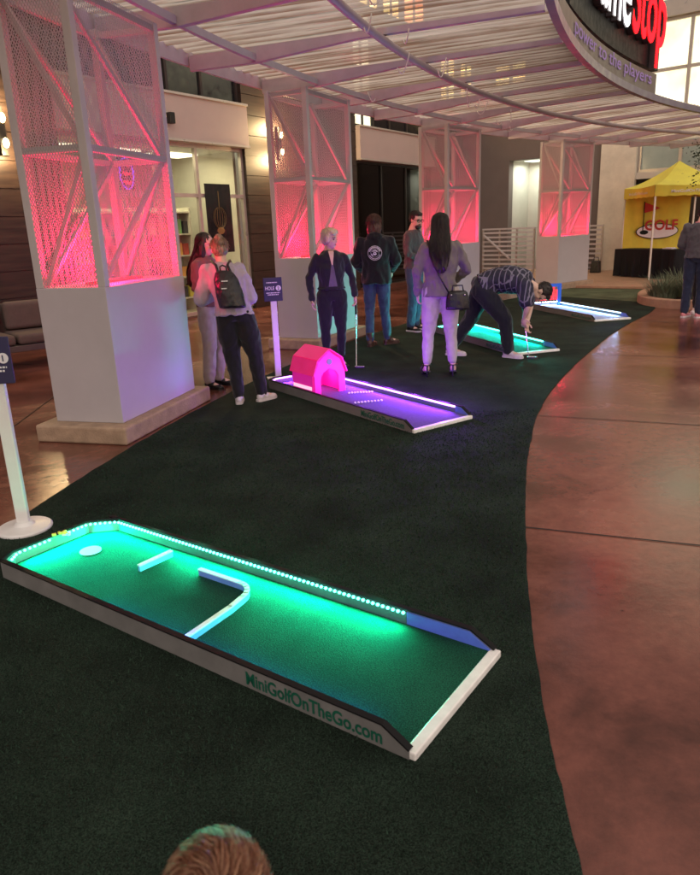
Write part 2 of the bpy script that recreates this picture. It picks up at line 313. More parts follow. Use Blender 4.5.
# ------------------------------------------------------------------ mesh builder
class MB:
    def __init__(s): s.v = []; s.f = []; s.m = []; s.uv = None; s.cur = 0
    def add(s, vs, fs):
        o = len(s.v); s.v += [tuple(p) for p in vs]
        for f in fs: s.f.append(tuple(i + o for i in f)); s.m.append(s.cur)
        return s
    def box(s, c, d, rz=0., taper=1.):
        x, y, z = d[0] / 2, d[1] / 2, d[2] / 2; ca, sa = math.cos(rz), math.sin(rz); vs = []
        for k in (-1, 1):
            t = taper if k > 0 else 1
            for a, b in ((-1, -1), (1, -1), (1, 1), (-1, 1)):
                px, py = a * x * t, b * y * t
                vs.append((c[0] + px * ca - py * sa, c[1] + px * sa + py * ca, c[2] + k * z))
        return s.add(vs, [(3, 2, 1, 0), (4, 5, 6, 7), (0, 1, 5, 4), (1, 2, 6, 5), (2, 3, 7, 6), (3, 0, 4, 7)])
    def bx(s, x0, x1, y0, y1, z0, z1): return s.box(((x0 + x1) / 2, (y0 + y1) / 2, (z0 + z1) / 2), (x1 - x0, y1 - y0, z1 - z0))
    def bar(s, p0, p1, w, h, up=(0, 0, 1)):
        p0, p1 = Vector(p0), Vector(p1); d = (p1 - p0).normalized(); up = Vector(up)
        if abs(d.dot(up)) > .98: up = Vector((1, 0, 0))
        a = d.cross(up).normalized() * (w / 2); b = a.cross(d).normalized() * (h / 2)
        vs = [p + i * a + j * b for p in (p0, p1) for i, j in ((-1, -1), (1, -1), (1, 1), (-1, 1))]
        return s.add(vs, [(3, 2, 1, 0), (4, 5, 6, 7), (0, 1, 5, 4), (1, 2, 6, 5), (2, 3, 7, 6), (3, 0, 4, 7)])
    def cyl(s, p0, p1, r0, r1=None, n=12, caps=True):
        r1 = r0 if r1 is None else r1; p0, p1 = Vector(p0), Vector(p1); d = (p1 - p0)
        if d.length < 1e-6: return s
        d.normalize(); up = Vector((0, 0, 1)) if abs(d.z) < .95 else Vector((1, 0, 0)); a = d.cross(up).normalized(); b = a.cross(d)
        vs = [p + (a * math.cos(2 * math.pi * i / n) + b * math.sin(2 * math.pi * i / n)) * r for p, r in ((p0, r0), (p1, r1)) for i in range(n)]
        fs = [(i, (i + 1) % n, n + (i + 1) % n, n + i) for i in range(n)]
        if caps: fs += [tuple(range(n))[::-1], tuple(range(n, 2 * n))]
        return s.add(vs, fs)
    def tube(s, pts, r, n=8, closed=False):
        P = [Vector(p) for p in pts]; N = len(P); vs = []; pa = None
        rs = r if isinstance(r, (list, tuple)) else [r] * N
        for i, p in enumerate(P):
            t = (P[(i + 1) % N] - P[i - 1]) if closed else (P[min(i + 1, N - 1)] - P[max(i - 1, 0)])
            if t.length < 1e-9: t = Vector((0, 0, 1))
            t.normalize()
            if pa is None:
                up = Vector((0, 0, 1)) if abs(t.z) < .9 else Vector((1, 0, 0)); a = t.cross(up).normalized()
            else:
                a = pa - t * pa.dot(t)
                a = a.normalized() if a.length > 1e-6 else t.orthogonal().normalized()
            pa = a; b = t.cross(a)
            vs += [p + (a * math.cos(2 * math.pi * k / n) + b * math.sin(2 * math.pi * k / n)) * rs[i] for k in range(n)]
        fs = []
        for i in range(N if closed else N - 1):
            j = (i + 1) % N
            fs += [(i * n + k, i * n + (k + 1) % n, j * n + (k + 1) % n, j * n + k) for k in range(n)]
        if not closed: fs += [tuple(range(n))[::-1], tuple(range((N - 1) * n, N * n))]
        return s.add(vs, fs)
    def ell(s, c, r, ax=None, n=16, m=10):
        """ellipsoid; ax = 3 orthonormal axes."""
        ax = ax or (Vector((1, 0, 0)), Vector((0, 1, 0)), Vector((0, 0, 1))); c = Vector(c); vs = []
        r = (r, r, r) if isinstance(r, (int, float)) else r
        for i in range(1, m):
            th = math.pi * i / m
            for k in range(n):
                ph = 2 * math.pi * k / n
                vs.append(c + ax[0] * (r[0] * math.sin(th) * math.cos(ph)) + ax[1] * (r[1] * math.sin(th) * math.sin(ph)) + ax[2] * (r[2] * math.cos(th)))
        vs.append(c + ax[2] * r[2]); vs.append(c - ax[2] * r[2]); T = len(vs) - 2; B = T + 1; fs = []
        for i in range(m - 2):
            fs += [(i * n + k, (i + 1) * n + k, (i + 1) * n + (k + 1) % n, i * n + (k + 1) % n) for k in range(n)]
        fs += [(T, k, (k + 1) % n) for k in range(n)] + [(B, (m - 2) * n + (k + 1) % n, (m - 2) * n + k) for k in range(n)]
        return s.add(vs, fs)
    def loft(s, rings, n=24):
        """rings: (centre, rx, ry, right, fwd)"""
        vs = []
        for c, rx, ry, a, b in rings:
            c, a, b = Vector(c), Vector(a), Vector(b)
            vs += [c + a * (rx * math.cos(2 * math.pi * k / n)) + b * (ry * math.sin(2 * math.pi * k / n)) for k in range(n)]
        N = len(rings); fs = []
        for i in range(N - 1): fs += [(i * n + k, i * n + (k + 1) % n, (i + 1) * n + (k + 1) % n, (i + 1) * n + k) for k in range(n)]
        fs += [tuple(range(n))[::-1], tuple(range((N - 1) * n, N * n))]
        return s.add(vs, fs)
    def chain(s, pr, n=14):
        """tapered limb: list of (point, radius)"""
        for i, (p, r) in enumerate(pr):
            s.ell(p, r, n=n, m=8)
            if i: s.cyl(pr[i - 1][0], p, pr[i - 1][1], r, n)
        return s
    def prism(s, poly, z0, z1):
        n = len(poly); vs = [(x, y, z0) for x, y in poly] + [(x, y, z1) for x, y in poly]
        return s.add(vs, [tuple(range(n))[::-1], tuple(range(n, 2 * n))] + [(i, (i + 1) % n, n + (i + 1) % n, n + i) for i in range(n)])
    def prism3(s, pts, off):
        """extrude a 3-D polygon by vector off"""
        n = len(pts); off = Vector(off); vs = [Vector(p) for p in pts] + [Vector(p) + off for p in pts]
        return s.add(vs, [tuple(range(n))[::-1], tuple(range(n, 2 * n))] + [(i, (i + 1) % n, n + (i + 1) % n, n + i) for i in range(n)])
    def arcbox(s, R0, R1, z0, z1, a0, a1, step=.7):
        n = max(2, int(abs(a1 - a0) / step) + 1); vs = []
        for i in range(n + 1):
            a = a0 + (a1 - a0) * i / n
            for R, z in ((R0, z0), (R1, z0), (R1, z1), (R0, z1)): vs.append((*arc(R, a), z))
        fs = [(0, 1, 2, 3), tuple(4 * n + k for k in (3, 2, 1, 0))]
        for i in range(n):
            for k in range(4): fs.append((4 * i + k, 4 * i + 4 + k, 4 * i + 4 + (k + 1) % 4, 4 * i + (k + 1) % 4))
        return s.add(vs, fs)
    def mesh(s, name='m'):
        me = bpy.data.meshes.new(name); me.from_pydata(s.v, [], s.f); me.validate(); me.update(); return me
    def build(s, name, m, parent=None, smooth=False, bevel=0., seg=2, loc=None, rz=0.):
        me = s.mesh(name); return link(name, me, m, parent, smooth, bevel, seg, loc, rz, s.m)

def link(name, me, m, parent=None, smooth=False, bevel=0., seg=2, loc=None, rz=0., mi=None):
    ms = m if isinstance(m, (list, tuple)) else [m]
    for x in ms: me.materials.append(MATS[x] if isinstance(x, str) else x)
    if len(ms) > 1 and mi: me.polygons.foreach_set('material_index', mi[:len(me.polygons)])
    bm = bmesh.new(); bm.from_mesh(me); bmesh.ops.recalc_face_normals(bm, faces=bm.faces); bm.to_mesh(me); bm.free()
    if smooth:
        me.polygons.foreach_set('use_smooth', [True] * len(me.polygons))
    o = bpy.data.objects.new(name, me); COL.objects.link(o)
    if parent is not None: o.parent = parent
    if loc is not None: o.location = loc
    o.rotation_euler.z = rz
    if bevel:
        b = o.modifiers.new('bevel', 'BEVEL'); b.width = bevel; b.segments = seg; b.limit_method = 'ANGLE'; b.angle_limit = R_(40)
    return o

def tag(o, label=None, cat=None, group=None, kind=None):
    if label: o['label'] = label
    if cat: o['category'] = cat
    if group: o['group'] = group
    if kind: o['kind'] = kind
    return o
def thing(name, label, cat, loc=(0, 0, 0), rz=0., group=None):
    o = bpy.data.objects.new(name, None); o.empty_display_size = .2; COL.objects.link(o)
    o.location = loc; o.rotation_euler = (0, 0, rz); return tag(o, label, cat, group)
def struct(o): o['kind'] = 'structure'; return o
CX, CY = 20., .5
def arc(R, a): a = R_(a); return (CX - R * math.cos(a), CY + R * math.sin(a))

def text_mesh(txt, height, width=None, bold=0., depth=0., align='CENTER'):
    """text as a mesh in local XY, cap height = height, optional forced width. Returns (verts, faces)."""
    cu = bpy.data.curves.new('t', 'FONT'); cu.body = txt; cu.size = 1; cu.align_x = 'LEFT'; cu.offset = bold; cu.extrude = depth; cu.resolution_u = 4
    ob = bpy.data.objects.new('t', cu); me = evaluated_mesh(ob)
    V = np.array([v.co[:] for v in me.vertices]); F = [tuple(p.vertices) for p in me.polygons]
    bpy.data.objects.remove(ob); bpy.data.curves.remove(cu); bpy.data.meshes.remove(me)
    x0, x1 = V[:, 0].min(), V[:, 0].max(); sy = height / .73; sx = sy if width is None else width / (x1 - x0)
    V[:, 0] = (V[:, 0] - x0) * sx
    if align == 'CENTER': V[:, 0] -= (x1 - x0) * sx / 2
    V[:, 1] *= sy
    return V, F
def text_on(name, txt, height, origin, right, up, m, parent=None, width=None, bold=.012, lift=.002, align='CENTER'):
    V, F = text_mesh(txt, height, width, bold, 0, align)
    o, r, u = Vector(origin), Vector(right).normalized(), Vector(up).normalized(); n = r.cross(u)
    b = MB(); b.add([o + r * v[0] + u * v[1] + n * lift for v in V], F)
    return b.build(name, m, parent)

X3, Y3, Z3 = Vector((1, 0, 0)), Vector((0, 1, 0)), Vector((0, 0, 1))
# ------------------------------------------------------------------ lights
def lamp(kind, name, loc, col, power, parent=None, **k):
    l = bpy.data.lights.new(name, kind); l.color = col; l.energy = power
    for a, v in k.items():
        if a not in ('target', 'rot'): setattr(l, a, v)
    o = bpy.data.objects.new(name, l); COL.objects.link(o); o.location = loc
    if parent is not None: o.parent = parent
    if 'target' in k:
        d = Vector(k['target']) - Vector(loc); o.rotation_euler = d.to_track_quat('-Z', 'Y').to_euler()
    if 'rot' in k: o.rotation_euler = k['rot']
    return o

# ------------------------------------------------------------------ camera and world
def camera():
    f, yh, r, h = 702.8, 228.25, .0397, 1.64
    p = math.atan((437.5 - yh) / f)
    fw = Vector((0, math.cos(p), -math.sin(p))); up0 = Vector((0, math.sin(p), math.cos(p))); rt0 = Vector((1, 0, 0))
    rt = rt0 * math.cos(r) - up0 * math.sin(r); up = up0 * math.cos(r) + rt0 * math.sin(r)
    cd = bpy.data.cameras.new('camera'); cd.sensor_fit = 'VERTICAL'; cd.sensor_height = 24; cd.lens = f / 875 * 24
    cd.dof.use_dof = True; cd.dof.focus_distance = 5.5; cd.dof.aperture_fstop = 3.8; cd.clip_start = .05; cd.clip_end = 1000
    o = bpy.data.objects.new('camera', cd); COL.objects.link(o)
    M = Matrix((rt, up, -fw)).transposed().to_4x4(); M.translation = (0, 0, h); o.matrix_world = M
    sc.camera = o
camera()
def world():
    w = bpy.data.worlds.new('World'); sc.world = w; w.use_nodes = True; nt = w.node_tree; N = nt.nodes; L = nt.links
    bg = N['Background']; bg.inputs['Strength'].default_value = .05
    sk = N.new('ShaderNodeTexSky'); sk.sky_type = 'NISHITA'; sk.sun_disc = False; sk.sun_elevation = R_(2.); sk.sun_rotation = R_(150)
    L.new(sk.outputs[0], bg.inputs['Color'])
    # glow of the lit plaza behind the camera and overhead; the sky ahead stays dim
    tc = N.new('ShaderNodeTexCoord'); dt = N.new('ShaderNodeVectorMath'); dt.operation = 'DOT_PRODUCT'
    L.new(tc.outputs['Generated'], dt.inputs[0]); dt.inputs[1].default_value = Vector((.18, -.64, .76)).normalized()
    mr = N.new('ShaderNodeMapRange'); mr.interpolation_type = 'SMOOTHSTEP'; mr.inputs['From Min'].default_value = -.15; mr.inputs['From Max'].default_value = 1.
    mr.inputs['To Min'].default_value = .16; mr.inputs['To Max'].default_value = 1.26; L.new(dt.outputs['Value'], mr.inputs['Value'])
    b2 = N.new('ShaderNodeBackground'); b2.inputs['Color'].default_value = (1., .86, .79, 1); L.new(mr.outputs['Result'], b2.inputs['Strength'])
    ad = N.new('ShaderNodeAddShader'); L.new(bg.outputs[0], ad.inputs[0]); L.new(b2.outputs[0], ad.inputs[1])
    L.new(ad.outputs[0], N['World Output'].inputs['Surface'])
    s = lamp('SUN', 'sun', (6, -6, 12), (1, .84, .68), .30, angle=R_(7), rot=(R_(56), 0, R_(14)))
world()
sc.view_settings.view_transform = 'Standard'; sc.view_settings.look = 'None'; sc.view_settings.exposure = 0; sc.view_settings.gamma = 1
cy = sc.cycles
cy.use_denoising = True
try: cy.denoiser = 'OPENIMAGEDENOISE'; cy.denoising_input_passes = 'RGB_ALBEDO_NORMAL'
except Exception: pass
cy.max_bounces = 7; cy.diffuse_bounces = 3; cy.glossy_bounces = 3; cy.transmission_bounces = 4; cy.transparent_max_bounces = 20
cy.sample_clamp_indirect = 3.; cy.sample_clamp_direct = 0; cy.caustics_reflective = False; cy.caustics_refractive = False
cy.use_light_tree = True

# ------------------------------------------------------------------ setting: ground, mat, joints
b = MB(); n = 24
xs = np.linspace(-150, 150, n); b.add([(x, y, 0) for y in xs for x in xs], [(j * n + i, j * n + i + 1, (j + 1) * n + i + 1, (j + 1) * n + i) for j in range(n - 1) for i in range(n - 1)])
struct(b.build('ground', 'stained_concrete'))

INNER = [(1.0, -4.5), (.78, -2.), (.62, -.2), (.56, .9), (.556, 1.426), (.594, 1.753), (.656, 2.187), (.741, 2.658), (.864, 3.217), (1.059, 4.015), (1.261, 4.767), (1.595, 5.814),
         (1.902, 6.578), (2.267, 7.348), (2.828, 8.415), (3.854, 10.222), (4.592, 11.354), (5.302, 12.358), (5.75, 13.1), (6.0, 13.8), (6.35, 15.2), (7.1, 16.6)]
def mat_edges():
    inn = INNER; out = []
    # outer edge on the row of columns
    for a in np.linspace(-12, 46.5, len(inn)): out.append(arc(22.34, a))
    return inn, out
inn, out = mat_edges()
def refine(P, n):
    P = np.array(P); d = np.r_[0, np.cumsum(np.hypot(*np.diff(P, axis=0).T))]; t = np.linspace(0, d[-1], n)
    from_x = [np.interp(t, d, P[:, 0]), np.interp(t, d, P[:, 1])]
    for k in range(3):   # soften corners
        for q in from_x: q[1:-1] = (q[:-2] + 2 * q[1:-1] + q[2:]) / 4
    return np.array(from_x).T
I = refine(inn, 360); O = refine(out, 360)
b = MB(); vs = []
for (x, y), (X, Y) in zip(I, O):
    wob = .010 * mnoise.noise(Vector((x * 5, y * 5, 0))) + .005 * mnoise.noise(Vector((x * 31, y * 31, 0)))
    for k in range(9):
        t = k / 8; vs.append((x * (1 - t) + X * t + wob, y * (1 - t) + Y * t, .008))
nv = 9
fs = [(i * nv + k, (i + 1) * nv + k, (i + 1) * nv + k + 1, i * nv + k + 1) for i in range(359) for k in range(8)]
o0 = len(vs)
vs += [(x, y, .0) for x, y in I] + [(x, y, .0) for x, y in O]
fs += [(i * nv, i * nv + nv, o0 + i + 1, o0 + i) for i in range(359)] + [(i * nv + 8, i * nv + nv + 8, o0 + 360 + i + 1, o0 + 360 + i) for i in range(359)]
b.add(vs, fs); struct(b.build('turf_mat', 'turf_mat'))
# far end of the mat: turf strip beyond the last column, plaza light painted in as a paler green, then a paved apron
b = MB(); P = [(6.0, 14.0), (7.1, 16.6), (5.2, 17.9), (4.3, 16.2), (5.2, 15.2)]
b.add([(x, y, .012) for x, y in P], [tuple(range(len(P)))]); struct(b.build('far_turf', 'turf_far_lit'))
b = MB(); b.prism([(5.3, 18.1), (7.2, 16.75), (12.5, 14.2), (14, 22), (5, 25.5), (4.2, 21)], .004, .05)
struct(b.build('apron_pavement', 'kerb'))

b = MB()
def joint(p, q, w=.012):
    p, q = Vector((*p, 0)), Vector((*q, 0)); d = (q - p).normalized(); a = Vector((-d.y, d.x, 0)) * w / 2
    b.add([p - a + Vector((0, 0, .004)), q - a + Vector((0, 0, .004)), q + a + Vector((0, 0, .004)), p + a + Vector((0, 0, .004))], [(0, 1, 2, 3)])
joint((.93, 3.62), (6.4, 1.55)); joint((1.66, 5.95), (8.6, 3.0)); joint((3.0, 8.8), (8.5, 6.3)); joint((4.7, 11.6), (6.3, 10.6)); joint((6.3, 10.6), (9.5, 9.9))
joint((4.9, 11.9), (6.0, 8.6), .01); joint((.6, 1.3), (5, -.5)); joint((-2.9, 4), (-3.6, 12)); joint((-2.2, 8.6), (-6, 10.4)); joint((-2.9, 5.2), (-7, 6.7)); joint((-.4, 12.6), (-3, 13.8))
struct(b.build('pavement_joints', 'joint'))

# loose turf fibres standing in the mat near the camera
def fibres():
    rng = np.random.default_rng(3); N = 95000
    r = rng.random(N) ** 1.6
    y = .75 + r * 5.4; x = -2.3 + rng.random(N) * 4.2
    xin = np.interp(y, [p[1] for p in INNER], [p[0] for p in INNER]); rad = np.hypot(x - CX, y - CY)
    # keep clear of lane
    e = R_(-35.6); dx, dy = x + 1.815, y - 3.285; le = dx * math.cos(e) + dy * math.sin(e); lw = -dx * math.sin(e) + dy * math.cos(e)
    ok = (x < xin - .01) & (rad < 22.3) & ~((le > -.12) & (le < 2.5) & (lw > -.03) & (lw < .66)); x, y = x[ok], y[ok]; n = len(x)
    a = rng.random(n) * 2 * math.pi; h = .006 + .007 * rng.random(n); w = .0011 + .0012 * rng.random(n) ; w = w * (1 + .25 * y)
    lx = rng.normal(0, .006, n); ly = rng.normal(0, .006, n)
    V = np.zeros((n, 3, 3)); V[:, 0] = np.c_[x - np.cos(a) * w, y - np.sin(a) * w, np.full(n, .007)]; V[:, 1] = np.c_[x + np.cos(a) * w, y + np.sin(a) * w, np.full(n, .007)]
    V[:, 2] = np.c_[x + lx, y + ly, .008 + h]
    me = bpy.data.meshes.new('turf_fibres'); me.from_pydata(V.reshape(-1, 3).tolist(), [], np.arange(3 * n).reshape(-1, 3).tolist()); me.update()
    me.materials.append(MATS['blade'])
    o = bpy.data.objects.new('turf_fibres', me); COL.objects.link(o); tag(o, 'short dark green fibres of the artificial turf mat', 'turf', kind='stuff')
fibres()

# ------------------------------------------------------------------ columns
H_BOX, H_TOP = 1.266, 3.42
def panel(name, p, q, z0, z1, parent):
    """mesh panel between plan points p, q with UV in metres"""
    me = bpy.data.meshes.new(name); L = math.hypot(q[0] - p[0], q[1] - p[1])
    me.from_pydata([(*p, z0), (*q, z0), (*q, z1), (*p, z1)], [], [(0, 1, 2, 3)]); uv = me.uv_layers.new(name='UVMap')
    for i, c in enumerate([(0, z0), (L, z0), (L, z1), (0, z1)]): uv.data[i].uv = c
    return link(name, me, 'mesh_metal', parent)
COLS = [(15.0, 'column nearest the camera, mesh tower on a pale box lit violet on one face', 0, 1.),
        (26.6, 'second mesh tower column, standing behind the woman in the black cropped jacket', 0, 1.),
        (38.6, 'third mesh tower column, behind the woman with the black handbag', 0, 1.),
        (50.5, 'farthest mesh tower column, by the slatted railings and the blue gate', 0, 1.)]
for al, lab, _, pw in COLS:
    t = thing('mesh_column', lab, 'column', (*arc(22.8, al), 0), -R_(al), 'mesh tower columns carrying the canopy')
    hx, hy = .32, .66
    MB().bx(-hx - .12, hx + .10, -hy - .14, hy + .14, 0.0, .15).build('plinth', 'plinth', t, bevel=.022, seg=3)
    MB().bx(-hx, hx, -hy, hy, .15, H_BOX).build('base_box', 'box_paint', t, bevel=.006)
    ix, iy = hx - .035, hy - .04
    for sx in (-1, 1):
        for sy in (-1, 1):
            MB().bx(sx * ix - .035, sx * ix + .035, sy * iy - .035, sy * iy + .035, H_BOX, H_TOP).build('corner_post', 'white_steel', t, bevel=.005)
    zm = 2.30
    for z in (zm, H_TOP - .05):
        for s in (-1, 1):
            MB().bar((-ix + .036, s * iy, z), (ix - .036, s * iy, z), .045, .05).build('cross_rail', 'white_steel', t)
            MB().bar((s * ix, -iy + .036, z), (s * ix, iy - .036, z), .045, .05).build('cross_rail', 'white_steel', t)
    for s in (-1, 1):
        k = s * (iy - .03); 
        MB().bar((-ix + .04, k, H_TOP - .1), (ix - .04, k, zm + .04), .03, .035).build('brace', 'white_steel', t)
        MB().bar((-ix + .04, k, H_BOX + .02), (ix - .04, k, zm - .04), .03, .035).build('brace', 'white_steel', t)
        k = s * (ix - .03)
        MB().bar((k, -iy + .04, H_TOP - .1), (k, iy - .04, zm + .04), .03, .035).build('brace', 'white_steel', t)
        MB().bar((k, -iy + .04, H_BOX + .02), (k, iy - .04, zm - .04), .03, .035).build('brace', 'white_steel', t)
    o_ = .028
    panel('mesh_panel', (-ix, -iy - o_), (ix, -iy - o_), H_BOX, H_TOP, t); panel('mesh_panel', (ix + o_, -iy), (ix + o_, iy), H_BOX, H_TOP, t)
    panel('mesh_panel', (ix, iy + o_), (-ix, iy + o_), H_BOX, H_TOP, t); panel('mesh_panel', (-ix - o_, iy), (-ix - o_, -iy), H_BOX, H_TOP, t)
    # red uplighter bar on the box top
    MB().bx(-.04, .04, -.40, .40, H_BOX + .001, H_BOX + .022).build('uplight_bar', 'led_red', t, bevel=.006)
    lamp('AREA', 'red_uplight', (0, 0, H_BOX + .06), (1, .012, .085), 9 * pw, t, shape='RECTANGLE', size=.25, size_y=.9, rot=(math.pi, 0, 0))
    lamp('POINT', 'red_glow', (0, 0, H_BOX + .20), (1, .008, .075), 100 * pw, t, shadow_soft_size=.12)

# ------------------------------------------------------------------ canopy
can = thing('canopy', 'curved corrugated canopy on radial steel beams above the mini golf lanes', 'canopy', (0, 0, 0))
A0, A1 = -2., 63.
a = 4.95; k = 0
while a < 63:
    is_col = any(abs(a - (c[0] - 1.2)) < 1.1 for c in COLS)
    p, q = arc(23.28, a), arc(19.32, a)
    d_ = Vector((q[0] - p[0], q[1] - p[1], 0)).normalized(); sd_ = Vector((-d_.y, d_.x, 0)) * .034; bw = Vector((*p, 0)) - sd_; ew = Vector((*q, 0)) - sd_; mw = bw.lerp(ew, .22); nw = bw.lerp(ew, .52)
    MB().prism3([bw + Z3 * 3.44, mw + Z3 * 3.44, nw + Z3 * 3.535, ew + Z3 * 3.55, ew + Z3 * 3.605, bw + Z3 * 3.605], sd_ * 2).build('beam', 'canopy_steel', can, bevel=.006)
    a += 4.13; k += 1
MB().tube([(*arc(20.93, x), 3.485) for x in np.linspace(A0, A1, 90)], .042, 10).build('ring_pipe', 'canopy_steel', can, smooth=True)
MB().arcbox(19.19, 19.27, 3.50, 3.60, A0, A1).build('edge_fascia', 'edge_violet_lit', can)
MB().arcbox(22.42, 22.47, 3.46, 3.53, A0, A1).build('purlin', 'canopy_steel', can)
MB().arcbox(23.30, 23.34, 3.50, 3.68, A0, A1).build('rear_fascia', 'canopy_steel', can)
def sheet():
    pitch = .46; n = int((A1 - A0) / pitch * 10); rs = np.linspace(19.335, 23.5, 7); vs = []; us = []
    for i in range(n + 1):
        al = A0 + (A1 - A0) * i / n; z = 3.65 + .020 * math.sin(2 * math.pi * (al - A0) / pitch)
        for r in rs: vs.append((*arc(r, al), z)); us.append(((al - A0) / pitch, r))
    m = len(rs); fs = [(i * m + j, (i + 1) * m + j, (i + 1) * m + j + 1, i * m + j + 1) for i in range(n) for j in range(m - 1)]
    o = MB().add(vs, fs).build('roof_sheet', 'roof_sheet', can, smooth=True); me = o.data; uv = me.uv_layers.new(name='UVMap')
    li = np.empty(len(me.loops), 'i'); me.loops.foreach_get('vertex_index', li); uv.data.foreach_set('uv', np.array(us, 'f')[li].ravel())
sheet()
rng = random.Random(5)
for i in range(13):
    al = 13 + i * 2.3 + rng.uniform(-.8, .8); r = rng.uniform(20.5, 22.3); p = arc(r, al); pts = []
    L = rng.uniform(.15, .42); dx, dy = rng.uniform(-1, 1), rng.uniform(-1, 1)
    for k in range(7):
        t = k / 6; pts.append((p[0] + dx * L * t * .5, p[1] + dy * L * t * .5, 3.44 - L * .55 * math.sin(t * 2.4)))
    MB().tube(pts, .006, 5).build('loose_wire', 'white_plastic', can, smooth=True)

# roof-top sign: letters following the canopy edge
sg = thing('roof_sign', 'large curved roof sign with white and red letters on a black backing', 'sign', (*arc(19.35, 35), 3.7))
sgo = Vector(sg.location)
def loc_b(bd):  # shift world-space builder into the sign's frame
    bd.v = [tuple(Vector(v) - sgo) for v in bd.v]; return bd
loc_b(MB().arcbox(19.32, 19.52, 4.02, 5.75, 26.6, 41.5)).build('backing', 'black_trim', sg)
for a_ in (27.5, 31.5, 35.5, 39.5):
    p = arc(19.42, a_); loc_b(MB().cyl((*p, 3.66), (*p, 3.97), .025)).build('stand_post', 'black_metal', sg)
def arc_text(txt, a0, a1, zb, h, R, depth, bold):
    V, F = text_mesh(txt, h, 1., bold, depth, 'LEFT')
    out = MB(); vs = []
    z0, z1 = V[:, 2].min(), V[:, 2].max()
    for x, y, z in V:
        t = (z - z0) / max(1e-6, z1 - z0); vs.append(Vector((*arc(R - t * (.09 if depth else 0), a0 + (a1 - a0) * x), zb + y)) - sgo)
    return out.add(vs, F)
for txt, a0_, a1_, nm, mt in (('Game', 28.3, 35.75, 'white_lettering', 'letter_white'), ('Stop', 36.15, 41.25, 'red_lettering', 'letter_red')):
    o = arc_text(txt, a0_, a1_, 4.34, 1.05, 19.315, .03, .012).build(nm, 'letter_side', sg)
    arc_text(txt, a0_, a1_, 4.34, 1.05, 19.21, 0, .008).build('lit_face', mt, o)
loc_b(MB().arcbox(19.30, 19.32, 3.605, 3.955, 24.2, 41.2)).build('tagline_panel', 'tag_panel', sg)
arc_text('power to the players', 27.3, 40.4, 3.77, .185, 19.285, 0, .004).build('tagline_lettering', 'letter_violet', sg)

